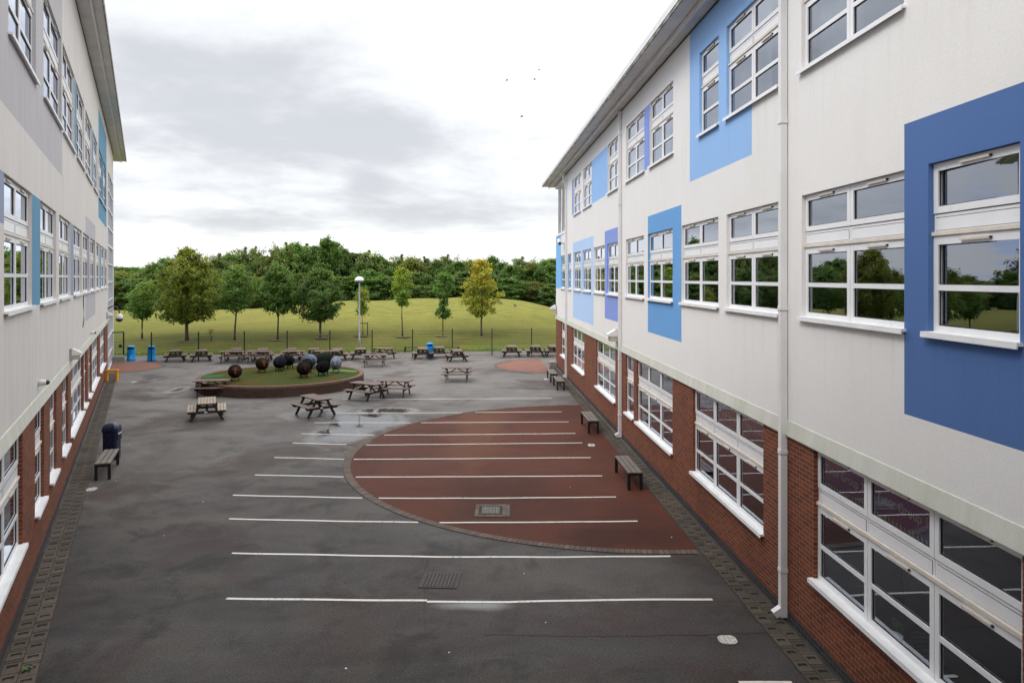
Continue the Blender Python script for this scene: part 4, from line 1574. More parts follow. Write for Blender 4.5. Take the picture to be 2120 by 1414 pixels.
RUSTC = (0.12, 0.042, 0.02)
sheep(486.7, 789, -68, (0.026, 0.018, 0.016), 'rusty brown round sheep sculpture alone on the near left of the planter', RUSTC, rust=(0.05, 0.026, 0.018))
sheep(542.6, 771.8, -62, (0.032, 0.018, 0.014), 'rusty brown sheep sculpture second from the lone one, with a red-brown face', RUSTC, rust=(0.06, 0.028, 0.018))
sheep(579.5, 768.5, -86, (0.014, 0.016, 0.022), 'blue-black sheep sculpture in front of a darker one, middle of the planter', (0.02, 0.018, 0.025), ln=1.05)
sheep(597, 763.0, -52, (0.012, 0.013, 0.013), 'dark sheep sculpture half hidden behind the blue-black one', (0.012, 0.012, 0.012), d=0.60)
sheep(641, 763.5, -48, (0.15, 0.18, 0.23), 'pale blue-grey ribbed sheep sculpture behind the brown pair', (0.12, 0.14, 0.18), ln=1.2, d=0.66)
sheep(671, 759.5, 215, (0.020, 0.023, 0.019), 'long charcoal sheep sculpture standing side-on behind the black one', (0.015, 0.015, 0.015), ln=1.1, d=0.66)
sheep(628.5, 782.8, -66, (0.022, 0.015, 0.013), 'dark brown sheep sculpture in front of a darker one near the planter rim', (0.03, 0.018, 0.015), d=0.66)
sheep(636, 772.5, -62, (0.013, 0.012, 0.012), 'dark sheep sculpture partly hidden behind the dark brown one', (0.012, 0.012, 0.012), d=0.6)
sheep(669.0, 778.5, -96, (0.008, 0.008, 0.009), 'jet black sheep sculpture looking to one side, next to the pale grey one', (0.008, 0.008, 0.008))
sheep(695.5, 771.5, -80, (0.20, 0.23, 0.28), 'pale grey sheep sculpture at the right end beside bright green turf', (0.17, 0.19, 0.23), wx=0.82, d=0.70)


# ------------------------------------------------------------------ picnic tables
def make_table():
    L = 1.66
    root = empty('picnic_table', (0, 0, 0))
    t = MB()
    for i in range(6):
        y = -0.335 + i * 0.1125
        t.box((-L / 2 + random.uniform(-.006, .006), y, 0.715), (L / 2 + random.uniform(-.006, .006), y + 0.100, 0.755))
    for x in (-L / 2 + 0.22, L / 2 - 0.22):
        t.box((x - 0.03, -0.31, 0.645), (x + 0.03, 0.31, 0.7145), mi=1)
    t.build('tabletop', [M['wood_top'], M['wood']], root, bevel=0.006)
    for sg in (-1, 1):
        s = MB()
        for i in range(3):
            y0 = sg * (0.395 + i * 0.115)
            s.box((-L / 2, min(y0, y0 + sg * 0.102), 0.422), (L / 2, max(y0, y0 + sg * 0.102), 0.460))
        s.build('seat', M['wood_top'], root, bevel=0.006)
    for x in (-L / 2 + 0.22, L / 2 - 0.22):
        xo = x - 0.052 * (1 if x > 0 else -1)
        for sg in (-1, 1):
            l = MB()
            l.bar((xo, sg * 0.225, 0.714), (xo, sg * 0.60, 0.0), 0.04, 0.10, 0, (0, 1, 0.3))
            l.build('leg', M['wood'], root)
        c = MB()
        pts = [(-0.735, 0.4215), (0.735, 0.4215), (0.735, 0.385), (0.66, 0.315), (-0.66, 0.315), (-0.735, 0.385)]
        for xx in (x - 0.022, x + 0.022):
            f = [(xx, y, z) for y, z in pts]
            c.face(f if xx > x else f[::-1])
        for i in range(6):
            j = (i + 1) % 6
            c.face([(x - 0.022, *pts[i]), (x + 0.022, *pts[i]), (x + 0.022, *pts[j]), (x - 0.022, *pts[j])])
        c.build('crossbar', M['wood'], root)
        br = MB()
        sg = 1 if x > 0 else -1
        br.bar((sg * 0.03, 0, 0.70), (x - sg * 0.03, 0, 0.37), 0.09, 0.04)
        br.build('brace', M['wood'], root)
    return root


table0 = make_table()
first = [True]


def place_table(px, py, yaw, label, step, group='brown timber picnic tables in the school yard', pale=False, plate=False, s=1.0):
    o = table0 if first[0] else copy_tree(table0)
    first[0] = False
    p = G(px, py)
    d = Vector((p.x, p.y, 0)).normalized()
    p = p + Vector((0, 1, 0)) * step
    o.location = (p.x, p.y, 0.002)
    o.rotation_euler = (0, 0, R(yaw))
    o.scale = (s, 1, 1)
    tag(o, label, 'picnic table', group)
    if pale:
        for ch in o.children:
            if ch.name.startswith(('tabletop', 'seat')):
                ch.data = ch.data.copy()
                ch.data.materials[0] = M['wood_pale']
    if plate:
        b = MB()
        sg = -1
        x = sg * (1.66 / 2 - 0.22 + 0.0225)
        b.box((x - 0.004, 0.03 - 0.05, 0.338), (x - 0.0005, 0.03 + 0.06, 0.402))
        b.build('maker_plate', M['white_mark'], o)
    return o


E, S_ = 0.60, 0.55
place_table(354.5, 749.8, 113, 'picnic table end-on, nearest to the two blue bins by the fence', E)
place_table(409, 749.3, 112, 'picnic table end-on in front of a fence post, second from the two blue bins', E)
place_table(473, 752.2, 8, 'side-on picnic table with another end-on behind it, beyond the lone rusty sheep', S_)
place_table(482, 746.5, 111, 'end-on picnic table half hidden behind the first side-on table of the back row', E)
place_table(529, 752.0, 7, 'side-on picnic table just right of a fence post, behind the second rusty sheep', S_)
place_table(538, 746.5, 109, 'end-on picnic table half hidden behind the second side-on table of the back row', E)
place_table(602, 751.6, 6, 'side-on picnic table directly behind the blue-black and dark sheep', S_)
place_table(597, 746.5, 107, 'end-on picnic table half hidden behind the third side-on table of the back row', E)
place_table(645, 746, 106, 'end-on picnic table left of the side-on table beyond the pale ribbed sheep', E)
place_table(672.5, 751.0, 4, 'side-on picnic table beyond the pale ribbed and charcoal sheep', S_)
place_table(694, 747, 104, 'end-on picnic table beyond the pale grey sheep, in front of a fence post', E)
place_table(742.5, 745.2, 101, 'end-on picnic table at the foot of the lamp post', E)
place_table(790, 744.5, -28, 'picnic table turned at an angle just right of the lamp post', S_)
place_table(772, 760.5, 4, 'side-on picnic table standing alone in front of the lamp post tables', S_)
place_table(873, 744.5, 100, 'end-on picnic table partly hiding the lone blue bin, on its left', E)
place_table(907, 742, 98, 'end-on picnic table partly hiding the lone blue bin, on its right', E)
place_table(944.5, 749.6, 104, 'skewed end-on picnic table, the nearest of the three round the lone blue bin', E)
place_table(944.5, 791.5, 0, 'side-on picnic table standing by itself in the open middle of the yard', S_)
place_table(1059.5, 739.6, 91, 'end-on picnic table beside the far red patch, leftmost of the last three', E)
place_table(1109, 739.2, 92, 'end-on picnic table in front of the last visible fence post', E)
place_table(1147.5, 739.0, 92, 'picnic table half cut off by the corner of the white block', E)
place_table(429, 822.5, 10, 'side-on picnic table pushed against the planter wall', S_)
place_table(414.5, 873.0, 113, 'picnic table with pale bleached tan slats, end-on in front of the planter', 0.62, pale=True, plate=True)
place_table(648, 862, -48 + 180, 'picnic table turned diagonally between the planter and the puddle', 0.35, plate=True)
place_table(755.5, 828.5, -31, 'picnic table at an angle beside the planter, left one of an adjoining pair', 0.4)
place_table(815, 822.5, -8, 'nearly side-on picnic table, right one of the adjoining pair near the planter', 0.45, plate=True)


# ------------------------------------------------------------------ benches
def make_bench():
    L = 1.8
    root = empty('bench', (0, 0, 0))
    s = MB()
    for i in range(3):
        x = -0.2 + i * 0.14
        s.box((x, -L / 2, 0.445), (x + 0.118, L / 2, 0.48))
    s.build('seat', M['bench_wood'], root, bevel=0.005)
    for y in (-L / 2 + 0.05, L / 2 - 0.05):
        f = MB()
        f.box((-0.205, y - 0.04, 0.0), (-0.125, y + 0.04, 0.44))
        f.box((0.125, y - 0.04, 0.0), (0.205, y + 0.04, 0.44))
        f.box((-0.1249, y - 0.038, 0.375), (0.1249, y + 0.038, 0.4395))
        f.build('leg_frame', M['black_metal'], root)
    b = MB()
    for x in (-0.16, 0.16):
        b.box((x - 0.02, -L / 2 + 0.0905, 0.395), (x + 0.02, L / 2 - 0.0905, 0.4445))
    b.build('side_rail', M['black_metal'], root)
    return root


bench0 = make_bench()
yr, yl = math.degrees(math.atan(0.0527)), math.degrees(math.atan(0.523))


def place_bench(o, px, py, yaw, label, s=1.0):
    p = G(px, py)
    d = Vector((-math.sin(R(yaw)), math.cos(R(yaw)), 0))
    p = p + d * (0.86 * s)
    o.location = (p.x, p.y, 0.006)
    o.rotation_euler = (0, 0, R(yaw))
    o.scale = (1, s, 1)
    tag(o, label, 'bench', 'black framed slatted benches along the walls')


place_bench(bench0, 1314.5, 1014.0, yr, 'slatted bench on the red surface nearest the camera, below the tall downpipe window')
place_bench(copy_tree(bench0), 1228.5, 897.5, yr, 'slatted bench on the far part of the red surface beside the middle downpipe')
place_bench(copy_tree(bench0), 1161, 808.5, yr, 'slatted bench on grey asphalt, nearer of the touching pair by the white block')
place_bench(copy_tree(bench0), 1146.5, 791.5, yr, 'slatted bench on grey asphalt, farther of the touching pair by the white block')
place_bench(copy_tree(bench0), 212.5, 993.5, yl * 0.8, 'slatted bench beside the navy domed bin along the cream block')


# ------------------------------------------------------------------ litter bins
def blue_bin(px, py, label):
    p = G(px, py)
    root = empty('litter_bin', (p.x, p.y, 0.0), R(90) + math.atan2(p.y, p.x) - R(90) - R(90), label, 'bin', 'bright blue litter bins by the fence')
    b = MB()
    prof = [(0.265, 0.0), (0.285, 0.03), (0.285, 0.12), (0.268, 0.14), (0.262, 0.5), (0.25, 0.80)]
    b.lathe(prof, 32, 0, None, cap=False)
    # upper collar with two openings
    n_ = 32
    for k in range(n_):
        t0, t1 = 2 * math.pi * k / n_, 2 * math.pi * (k + 1) / n_
        tm = (t0 + t1) / 2
        opening = abs(math.sin(tm / 1.0)) < 0.62 and True
        opening = (abs((tm + math.pi) % (2 * math.pi) - math.pi) < 0.75) or (abs(tm - math.pi) < 0.75)
        if opening:
            continue
        b.face([(0.25 * math.cos(t0), 0.25 * math.sin(t0), 0.80), (0.25 * math.cos(t1), 0.25 * math.sin(t1), 0.80), (0.245 * math.cos(t1), 0.245 * math.sin(t1), 0.93), (0.245 * math.cos(t0), 0.245 * math.sin(t0), 0.93)], 0, None, True)
    b.lathe([(0.245, 0.93), (0.25, 0.95), (0.245, 0.99), (0.20, 1.03), (0.0001, 1.045)], 32)
    b.build('body', M['bin_blue'], root)
    i = MB()
    i.lathe([(0.225, 0.76), (0.225, 0.95)], 24)
    i.build('liner', M['bin_dark'], root)
    s = MB()
    last = None
    for k in range(9):
        u = k / 8
        t = -0.25 + 0.5 * u
        z = 0.22 + 0.22 * u ** 1.6
        w_ = 0.012 + 0.022 * math.sin(u * math.pi)
        cur = [(0.274 * math.cos(t), 0.274 * math.sin(t), z - w_), (0.274 * math.cos(t), 0.274 * math.sin(t), z + w_)]
        if last:
            s.face([last[0], cur[0], cur[1], last[1]])
        last = cur
    s.build('sticker', M['white_mark'], root)
    l = MB()
    r_ = 0.263
    l.face([(r_ * math.cos(t), r_ * math.sin(t), z) for t, z in ((-0.12, 0.58), (0.12, 0.58), (0.12, 0.70), (-0.12, 0.70))])
    l.build('badge', simple('dark_blue_badge', (0.0, 0.05, 0.3), 0.4), root)
    return root


for px, py, lab in ((271.5, 746.8, 'bright blue litter bin next to the green gate, left one of a pair'), (313.8, 746.8, 'bright blue litter bin in front of a fence post, right one of the pair'),
                    (890, 739.5, 'bright blue litter bin standing alone behind picnic tables')):
    r_ = blue_bin(px, py, lab)
    r_.rotation_euler = (0, 0, math.atan2(-r_.location.y, -r_.location.x))

p = G(222, 954)
nb = empty('litter_bin', (p.x, p.y + 0.25, 0), R(8), 'tall navy litter bin with a domed lid beside the slatted bench on the cream side', 'bin')
b = MB()
pts = []
wx, wy, rr_ = 0.225, 0.215, 0.085
for cx, cy, t0 in ((wx - rr_, wy - rr_, 0), (-wx + rr_, wy - rr_, 90), (-wx + rr_, -wy + rr_, 180), (wx - rr_, -wy + rr_, 270)):
    for k in range(6):
        t = R(t0 + 90 * k / 5)
        pts.append((cx + rr_ * math.cos(t), cy + rr_ * math.sin(t)))
lv = [(0.90, 0.0), (0.94, 0.02), (0.97, 0.9)]
for i in range(len(lv) - 1):
    for k in range(len(pts)):
        k2 = (k + 1) % len(pts)
        f0, z0 = lv[i]; f1, z1 = lv[i + 1]
        b.face([(pts[k][0] * f0, pts[k][1] * f0, z0), (pts[k2][0] * f0, pts[k2][1] * f0, z0), (pts[k2][0] * f1, pts[k2][1] * f1, z1), (pts[k][0] * f1, pts[k][1] * f1, z1)], 0, None, True)
b.face([(x * 0.97, y * 0.97, 0.9) for x, y in pts])
b.build('body', M['bin_navy'], nb)
b = MB()
lv = [(1.06, 0.885), (1.08, 0.92), (1.06, 0.99), (0.96, 1.06), (0.75, 1.115), (0.42, 1.145), (0.02, 1.15)]
for i in range(len(lv) - 1):
    for k in range(len(pts)):
        k2 = (k + 1) % len(pts)
        f0, z0 = lv[i]; f1, z1 = lv[i + 1]
        b.face([(pts[k][0] * f0, pts[k][1] * f0, z0), (pts[k2][0] * f0, pts[k2][1] * f0, z0), (pts[k2][0] * f1, pts[k2][1] * f1, z1), (pts[k][0] * f1, pts[k][1] * f1, z1)], 0, None, True)
b.face([(x * 1.06, y * 1.06, 0.885) for x, y in pts][::-1])
b.build('lid', M['bin_navy'], nb)
b = MB()
b.box((0.2185, -0.15, 0.62), (0.238, 0.15, 0.84))
b.build('flap', M['bin_dark'], nb)
b = MB()
b.box((0.2385, -0.13, 0.80), (0.244, 0.13, 0.835))
b.build('flap_edge', M['white_mark'], nb)

# yellow hoop guard
p = G(231, 790)
yh = empty('hoop_guard', (p.x, p.y, 0.0), R(8), 'bright yellow square hoop guard standing over the paver strip at the far corner', 'barrier')
b = MB()
b.box((-0.31, -0.04, 0.0), (-0.21, 0.16, 0.55))
b.build('leg', M['yellow'], yh, bevel=0.01)
b = MB()
b.box((0.21, -0.04, 0.0), (0.31, 0.16, 0.55))
b.build('leg', M['yellow'], yh, bevel=0.01)
b = MB()
b.box((-0.33, -0.05, 0.551), (0.33, 0.17, 0.66))
b.build('top_rail', M['yellow'], yh, bevel=0.012)

# ------------------------------------------------------------------ fence and gate


def fence_pt(px):
    u = (px - CX) / F
    y = 52.35 / (1 - 0.165 * u * 1.0)
    return Vector((u * y, y, 0))


FH = 1.97
posts = [fence_pt(x) for x in (313.5, 411, 506, 594.5, 683, 770.5, 854, 936.5, 1018.5, 1100.5, 1184)]
fr_ = empty('mesh_fence', posts[0], 0, 'dark green wire mesh fence on thin posts along the foot of the grass bank', 'fence')
for p in posts:
    b = MB()
    b.box((p.x - 0.035, p.y - 0.03, 0), (p.x + 0.035, p.y + 0.03, FH + 0.04))
    b.build('post', M['green_metal'], fr_, posts[0])


def mesh_between(p, q, h0, h1, root, off, name='mesh_panel'):
    b = MB()
    d = (q - p)
    L = d.length
    d.normalize()
    nrm = Vector((d.y, -d.x, 0)) * 0.04
    k = int(L / 0.052)
    for i in range(1, k):
        c = p + d * (i * L / k) + nrm
        b.bar((c.x, c.y, h0), (c.x, c.y, h1), 0.0026, 0.0026, 0, (0, 1, 0))
    z = h0
    while z <= h1 + 0.001:
        b.bar((p.x + nrm.x, p.y + nrm.y, z), (q.x + nrm.x, q.y + nrm.y, z), 0.008, 0.008)
        z += 0.2
    b.build(name, M['green_metal'], root, off)


for i in range(len(posts) - 1):
    mesh_between(posts[i], posts[i + 1], 0.05, FH, fr_, posts[0])
gq = G(256, 746.5)
gp = G(226, 748.5)
gt = empty('mesh_gate', gq, 0, 'dark green framed mesh gate standing between the cream block corner and the first blue bin', 'gate')
b = MB()
d = (gq - gp).normalized()
for c in (gq, gp):
    b.bar((c.x, c.y, 0.03), (c.x, c.y, 1.98), 0.07, 0.07, 0, (0, 1, 0))
b.bar((gp.x, gp.y, 1.98), (gq.x, gq.y, 1.98), 0.06, 0.07)
b.bar((gp.x, gp.y, 0.09), (gq.x, gq.y, 0.09), 0.06, 0.07)
b.build('gate_frame', M['green_metal'], gt, gq)
mesh_between(gp, gq, 0.12, 1.95, gt, gq)
b = MB()
b.box((gq.x - 0.3, gq.y - 0.06, 0.95), (gq.x + 0.08, gq.y - 0.03, 1.0))
b.box((gq.x - 0.3, gq.y - 0.05, 0.9), (gq.x - 0.12, gq.y - 0.02, 1.12))
b.build('latch', M['green_metal'], gt, gq)
# low knee rail at the edge of the grass
kr = empty('knee_rail', (0, 0, 0), 0, 'low dark rail on short posts at the grass edge behind the lone blue bin', 'rail')
ps_ = []
for px in (839, 949):
    p = G(px, 729)
    ps_.append(p)
kr.location = ps_[0]
for p in ps_:
    b = MB()
    b.box((p.x - 0.06, p.y - 0.05, 0), (p.x + 0.06, p.y + 0.05, 0.42))
    b.build('post', M['black_metal'], kr, ps_[0])
b = MB()
b.bar((ps_[0].x, ps_[0].y, 0.36), (ps_[1].x, ps_[1].y, 0.36), 0.04, 0.05)
b.build('rail', M['black_metal'], kr, ps_[0])

# ------------------------------------------------------------------ lamp post
u = (744 - CX) / F
lp = Vector((u * 53.4, 53.4, 0))
lm = empty('lamp_post', lp, 0, 'tall galvanised lamp post with a white mushroom shaped head', 'lamp post')
b = MB()
b.lathe([(0.085, 0.0), (0.085, 1.15), (0.06, 1.22), (0.055, 5.35), (0.05, 5.42)], 14, 0, Matrix.Translation(lp))
b.build('pole', M['galv'], lm, lp)
b = MB()
b.lathe([(0.33, 5.50), (0.36, 5.52), (0.345, 5.60), (0.27, 5.73), (0.15, 5.81), (0.01, 5.84)], 24, 0, Matrix.Translation(lp))
b.build('lamp_cowl', M['dome_white'], lm, lp)
b = MB()
b.lathe([(0.09, 5.40), (0.20, 5.44), (0.30, 5.498)], 24, 0, Matrix.Translation(lp))
b.build('lamp_lens', M['lens_lit'], lm, lp)


# ================================================================== TREES
def crown_arrays(rng, h, rad, base, top, shape, nclump, per, leaf, tint, clump=0.3, grad=0.35, spires=0):
    """leaf cards in clumps; returns verts, faces, colours"""
    n = nclump
    u = rng.random(n)
    if shape == 'cone':
        u = u ** 1.35
    prof = {'oval': lambda t: np.sin(np.pi * np.clip(t * 0.93 + 0.055, 0, 1)) ** 0.6,
            'cone': lambda t: np.clip(1.08 - t, 0.05, 1) ** 0.62 * np.clip(t * 7 + 0.45, 0, 1),
            'egg': lambda t: np.sin(np.pi * np.clip(t ** 0.72 * 0.92 + 0.05, 0, 1)) ** 0.7,
            'loose': lambda t: 0.55 + 0.45 * np.sin(np.pi * t) * np.cos(t * 9.0)}[shape](u)
    ang = rng.random(n) * 2 * np.pi
    lob = 1 + 0.26 * np.sin(ang * 3 + u * 5 + rng.random() * 6) + 0.20 * np.sin(ang * 5 - u * 7 + rng.random() * 6)
    rr = rad * prof * lob * (0.22 + 0.86 * rng.random(n) ** 0.5)
    C = np.stack([rr * np.cos(ang), rr * np.sin(ang), base + u * (top - base)], 1)
    cr = clump * (0.6 + 0.8 * rng.random(n))
    if spires:      # feathery leading shoots standing above the main canopy
        extra, exr, exu = [], [], []
        for _ in range(spires):
            a0_, r0_ = rng.random() * 6.28, rad * 0.62 * rng.random() ** 0.7
            z0_ = base + (top - base) * (0.80 - 0.35 * r0_ / rad)
            hh = (top - base) * (0.10 + 0.20 * rng.random())
            for q in range(7):
                extra.append((r0_ * math.cos(a0_) + rng.normal() * 0.06, r0_ * math.sin(a0_) + rng.normal() * 0.06, z0_ + hh * q / 6))
                exr.append(clump * (1.05 - 0.11 * q) * (0.7 + 0.6 * rng.random())); exu.append(0.9)
        C = np.concatenate([C, np.array(extra)]); cr = np.concatenate([cr, np.array(exr)]); u = np.concatenate([u, np.array(exu)])
        n = len(C)
    per = int(per * 1.4)
    ci = np.repeat(np.arange(n), per)
    m = n * per
    off = rng.normal(size=(m, 3)) * cr[ci][:, None] * np.array([0.62, 0.62, 0.42])
    Pn = C[ci] + off
    out = Pn - np.array([0, 0, base + (top - base) * 0.35])
    out /= np.linalg.norm(out, axis=1, keepdims=True) + 1e-6
    nrm = out * 0.45 + np.array([0, 0, 0.55]) + rng.normal(size=(m, 3)) * 0.55
    nrm /= np.linalg.norm(nrm, axis=1, keepdims=True)
    a = np.cross(nrm, rng.normal(size=(m, 3)))
    a /= np.linalg.norm(a, axis=1, keepdims=True)
    b_ = np.cross(nrm, a)
    s = leaf * 0.84 * (0.55 + 0.9 * rng.random(m))[:, None]
    V = np.stack([Pn - a * s, Pn + b_ * s * 0.62 - a * s * 0.1, Pn + a * s, Pn - b_ * s * 0.62 + a * s * 0.1], 1).reshape(-1, 3)
    Fc = np.arange(m * 4).reshape(-1, 4)
    tints = np.array(tint)
    k = len(tints)
    mix = np.clip(rng.random(n) * (0.85 - grad) + grad * u * 1.15 + 0.2 * (rng.random(n) - 0.5), 0, 0.999) * (k - 1)
    i0 = mix.astype(int)
    f = (mix - i0)[:, None]
    cc = tints[i0] * (1 - f) + tints[np.minimum(i0 + 1, k - 1)] * f
    col = cc[ci] * (0.72 + 0.56 * rng.random(m))[:, None]
    return V, Fc, np.clip(col, 0, 1), C


def crown_mesh(name, V, Fc, col):
    me = bpy.data.meshes.new(name)
    nv, nf = len(V), len(Fc)
    me.vertices.add(nv)
    me.vertices.foreach_set('co', V.astype(np.float32).ravel())
    me.loops.add(nf * 4)
    me.loops.foreach_set('vertex_index', Fc.astype(np.int32).ravel())
    me.polygons.add(nf)
    me.polygons.foreach_set('loop_start', np.arange(nf, dtype=np.int32) * 4)
    me.polygons.foreach_set('loop_total', np.full(nf, 4, dtype=np.int32))
    me.update(calc_edges=True)
    ca = me.color_attributes.new('tint', 'FLOAT_COLOR', 'CORNER')
    c4 = np.ones((nf * 4, 4), np.float32)
    c4[:, :3] = np.repeat(col, 4, axis=0)
    ca.data.foreach_set('color', c4.ravel())
    me.materials.append(M['leaf'])
    me.validate()
    return me


def tree(name, seed, h, rad, base, shape, nclump, per, leaf, tint, trunk_r, lean=0.0, clump=0.3, label=None, group=None, mulch=True, cat='tree', spires=0, limbs=14):
    rng = np.random.default_rng(seed)
    root = empty(name, (0, 0, 0), 0, label, cat, group)
    V, Fc, colr, C = crown_arrays(rng, h, rad, base, h * (0.9 if spires else 1.0), shape, nclump, per, leaf, tint, clump, spires=spires)
    V[:, 0] += lean * np.clip(V[:, 2] / h, 0, 1) * h * 0.1
    t = MB()
    tp = base + (h - base) * 0.72
    pts, rads = [], []
    for i in range(9):
        z = tp * i / 8
        pts.append((lean * z * 0.1 + 0.055 * math.sin(i * 0.9 + seed) * (i / 3), 0.05 * math.cos(i * 1.1 + seed) * (i / 3), z))
        rads.append(trunk_r * (1.25 if i == 0 else 1.0) * (1 - 0.82 * i / 8))
    t.tube(pts, rads, 9)
    pick = rng.permutation(len(C))[:limbs]
    for j in pick:
        c = C[j]
        z0 = max(base * 0.82, min(tp * 0.92, c[2] - np.hypot(c[0], c[1]) * (0.55 + 0.4 * rng.random())))
        f = z0 / tp
        p0 = Vector((lean * z0 * 0.1, 0, z0))
        p2 = Vector((c[0] + lean * c[2] * 0.1, c[1], c[2]))
        pm = p0.lerp(p2, 0.5) + Vector((0, 0, 0.12 * (p2 - p0).length))
        r0 = trunk_r * (1 - 0.8 * f) * 0.55
        t.tube([p0, pm, p2], [r0, r0 * 0.6, r0 * 0.2], 6, cap=False)
    t.build('trunk', M['bark'], root)
    o = bpy.data.objects.new('crown', crown_mesh('crown', V, Fc, colr))
    COL.objects.link(o)
    o.parent = root
    if mulch:
        m = MB()
        k = 20
        pr = [0.55 + 0.12 * math.sin(i * 2.3 + seed) for i in range(k)]
        m.v.append((0, 0, 0.10))
        for i in range(k):
            a_ = 2 * math.pi * i / k
            m.v.append((pr[i] * 1.35 * math.cos(a_), pr[i] * math.sin(a_), 0.02))
        for i in range(k):
            m.f.append((0, 1 + i, 1 + (i + 1) % k)); m.m.append(0); m.uv.append([(0, 0)] * 3); m.sm.append(True)
        m.build('mulch_ring', M['mulch'], root)
    return root


def bank_place(px, py):
    """where the sight line through a survey point meets the grass bank"""
    u, v = (px - CX) / F, (py - HOR) / F
    y = 54.0
    while y < 90:
        z = H - v * y
        if y > lawn_edge(u * y) and mound(u * y, y) >= z - 0.0:
            break
        y += 0.02
    return Vector((u * y, y, mound(u * y, y)))


GREEN = [(0.044, 0.092, 0.018), (0.085, 0.150, 0.028), (0.135, 0.205, 0.040)]
OLIVE = [(0.080, 0.130, 0.020), (0.145, 0.195, 0.026), (0.215, 0.240, 0.032), (0.29, 0.265, 0.036)]
GOLD = [(0.150, 0.190, 0.026), (0.245, 0.255, 0.034), (0.34, 0.285, 0.038), (0.33, 0.215, 0.034)]
FRESH = [(0.062, 0.118, 0.026), (0.110, 0.178, 0.040), (0.165, 0.230, 0.055)]
DEEP = [(0.036, 0.072, 0.016), (0.070, 0.116, 0.025), (0.120, 0.165, 0.034)]
TG = 'young trees on the grass bank'


def bank_tree(px, py, top_y, w_px, bot_y, seed, shape, tint, trunk_r, label, nclump=150, per=42, leaf=0.105, lean=0.0, clump=0.30, limbs=16, mulch=True, name='young_tree'):
    p = bank_place(px, py)
    k = p.y / F
    h = (py - top_y) * k
    o = tree(name, seed, h, w_px * k / 2 * 0.92, (py - bot_y) * k, shape, nclump, per, leaf, tint, trunk_r, lean, clump, label, TG, mulch, limbs=limbs)
    o.location = p - Vector((0, 0, 0.03))
    return o


bank_tree(294, 702, 588, 60, 655, 21, 'oval', FRESH, 0.085, 'slender fresh green tree nearest the cream block, leaning slightly', 125, 36, lean=0.35, clump=0.27)
bank_tree(387, 706, 518, 122, 664, 22, 'egg', OLIVE, 0.15, 'largest broad tree on the bank, olive green turning yellow at the top', 360, 46, 0.11, clump=0.31, limbs=34)
bank_tree(486, 706, 552, 72, 642, 23, 'oval', FRESH, 0.09, 'mid green tree with a forked trunk, right of the largest broad tree', 140, 34, lean=0.3, clump=0.29, limbs=22)
bank_tree(575, 704, 546, 70, 645, 24, 'egg', GREEN, 0.085, 'upright green tree with a straight bare trunk, beside the dense dark round one', 150, 38, clump=0.29)
bank_tree(663, 700, 560, 92, 660, 25, 'egg', DEEP, 0.12, 'dense dark green round-headed tree just left of the lamp post', 270, 46, 0.10, lean=-0.25, clump=0.29, limbs=26)
sp = bank_tree(751, 695, 600, 30, 652, 26, 'loose', OLIVE, 0.035, 'thin staked sapling directly behind the lamp post', 34, 26, 0.10, clump=0.26, limbs=8)
b = MB()
for x in (-0.25, 0.42):
    b.box((x - 0.03, -0.06, 0), (x + 0.03, 0.0, 1.15))
b.box((-0.28, -0.08, 1.05), (0.45, -0.061, 1.12))
b.build('stake_frame', M['black_metal'], sp)
bank_tree(833, 697, 556, 40, 630, 27, 'oval', OLIVE, 0.07, 'slim yellow-green tree with a bare lower trunk, first right of the lamp post', 80, 32, 0.10, clump=0.23)
bank_tree(917, 696, 568, 42, 656, 28, 'loose', GREEN, 0.06, 'sparse dark green tree leaning slightly, left of the golden tree', 70, 34, 0.11, lean=0.25, clump=0.25)
bank_tree(997, 697, 540, 70, 652, 29, 'egg', GOLD, 0.09, 'golden autumn tree with orange tinted leaves, rightmost on the bank', 160, 40, 0.10, clump=0.28)
tw = bank_tree(437, 708, 682, 10, 690, 30, 'loose', GOLD, 0.07, 'tiny newly planted twig with a thick stake, right of the largest tree', 6, 8, 0.08, clump=0.14, limbs=3)


# ------------------------------------------------------------------ woodland belt
WG = 'trees of the woodland belt behind the grass bank'
protos = []
spec = [('woodland_tree', 41, 9.0, 3.4, 0.5, 'egg', DEEP, 0.42), ('woodland_tree', 42, 9.0, 3.0, 0.5, 'oval', GREEN, 0.42), ('woodland_tree', 43, 9.0, 2.5, 0.5, 'cone', DEEP, 0.36),
        ('woodland_tree', 44, 9.0, 3.2, 0.5, 'egg', [(0.060, 0.078, 0.016), (0.115, 0.130, 0.026), (0.17, 0.165, 0.034)], 0.5), ('woodland_tree', 45, 9.0, 3.0, 0.6, 'loose', [(0.065, 0.095, 0.026), (0.12, 0.155, 0.042), (0.18, 0.21, 0.062)], 0.45)]
for nm, sd, h, rad, base, shp, tn, cl in spec:
    nc, pr = (210, 44) if shp != 'loose' else (130, 40)
    protos.append(tree(nm, sd, h, rad, base, shp, nc, pr, 0.17, tn, 0.16, 0.0, cl, None, WG, False, spires=9 if shp != 'cone' else 3))
LAB = ['dense dark green broad tree in the woodland belt behind the grass bank', 'rounded mid green tree in the woodland belt behind the grass bank', 'dark pointed conifer-like tree in the woodland belt behind the grass bank',
       'olive green turning tree in the woodland belt behind the grass bank', 'light airy silvery green tree in the woodland belt behind the grass bank']
used = [False] * len(protos)
rt = random.Random(3)


def wood_tree(k, x, y, top_z, wide, label=None):
    o = protos[k] if not used[k] else copy_tree(protos[k])
    used[k] = True
    z = max(0.0, mound(x, y)) - 0.2
    o.location = (x, y, z)
    s = (top_z - z) / 9.0
    o.scale = (wide, wide, s)
    o.rotation_euler = (0, 0, rt.uniform(0, 6.28))
    tag(o, label or LAB[k], 'tree', WG)


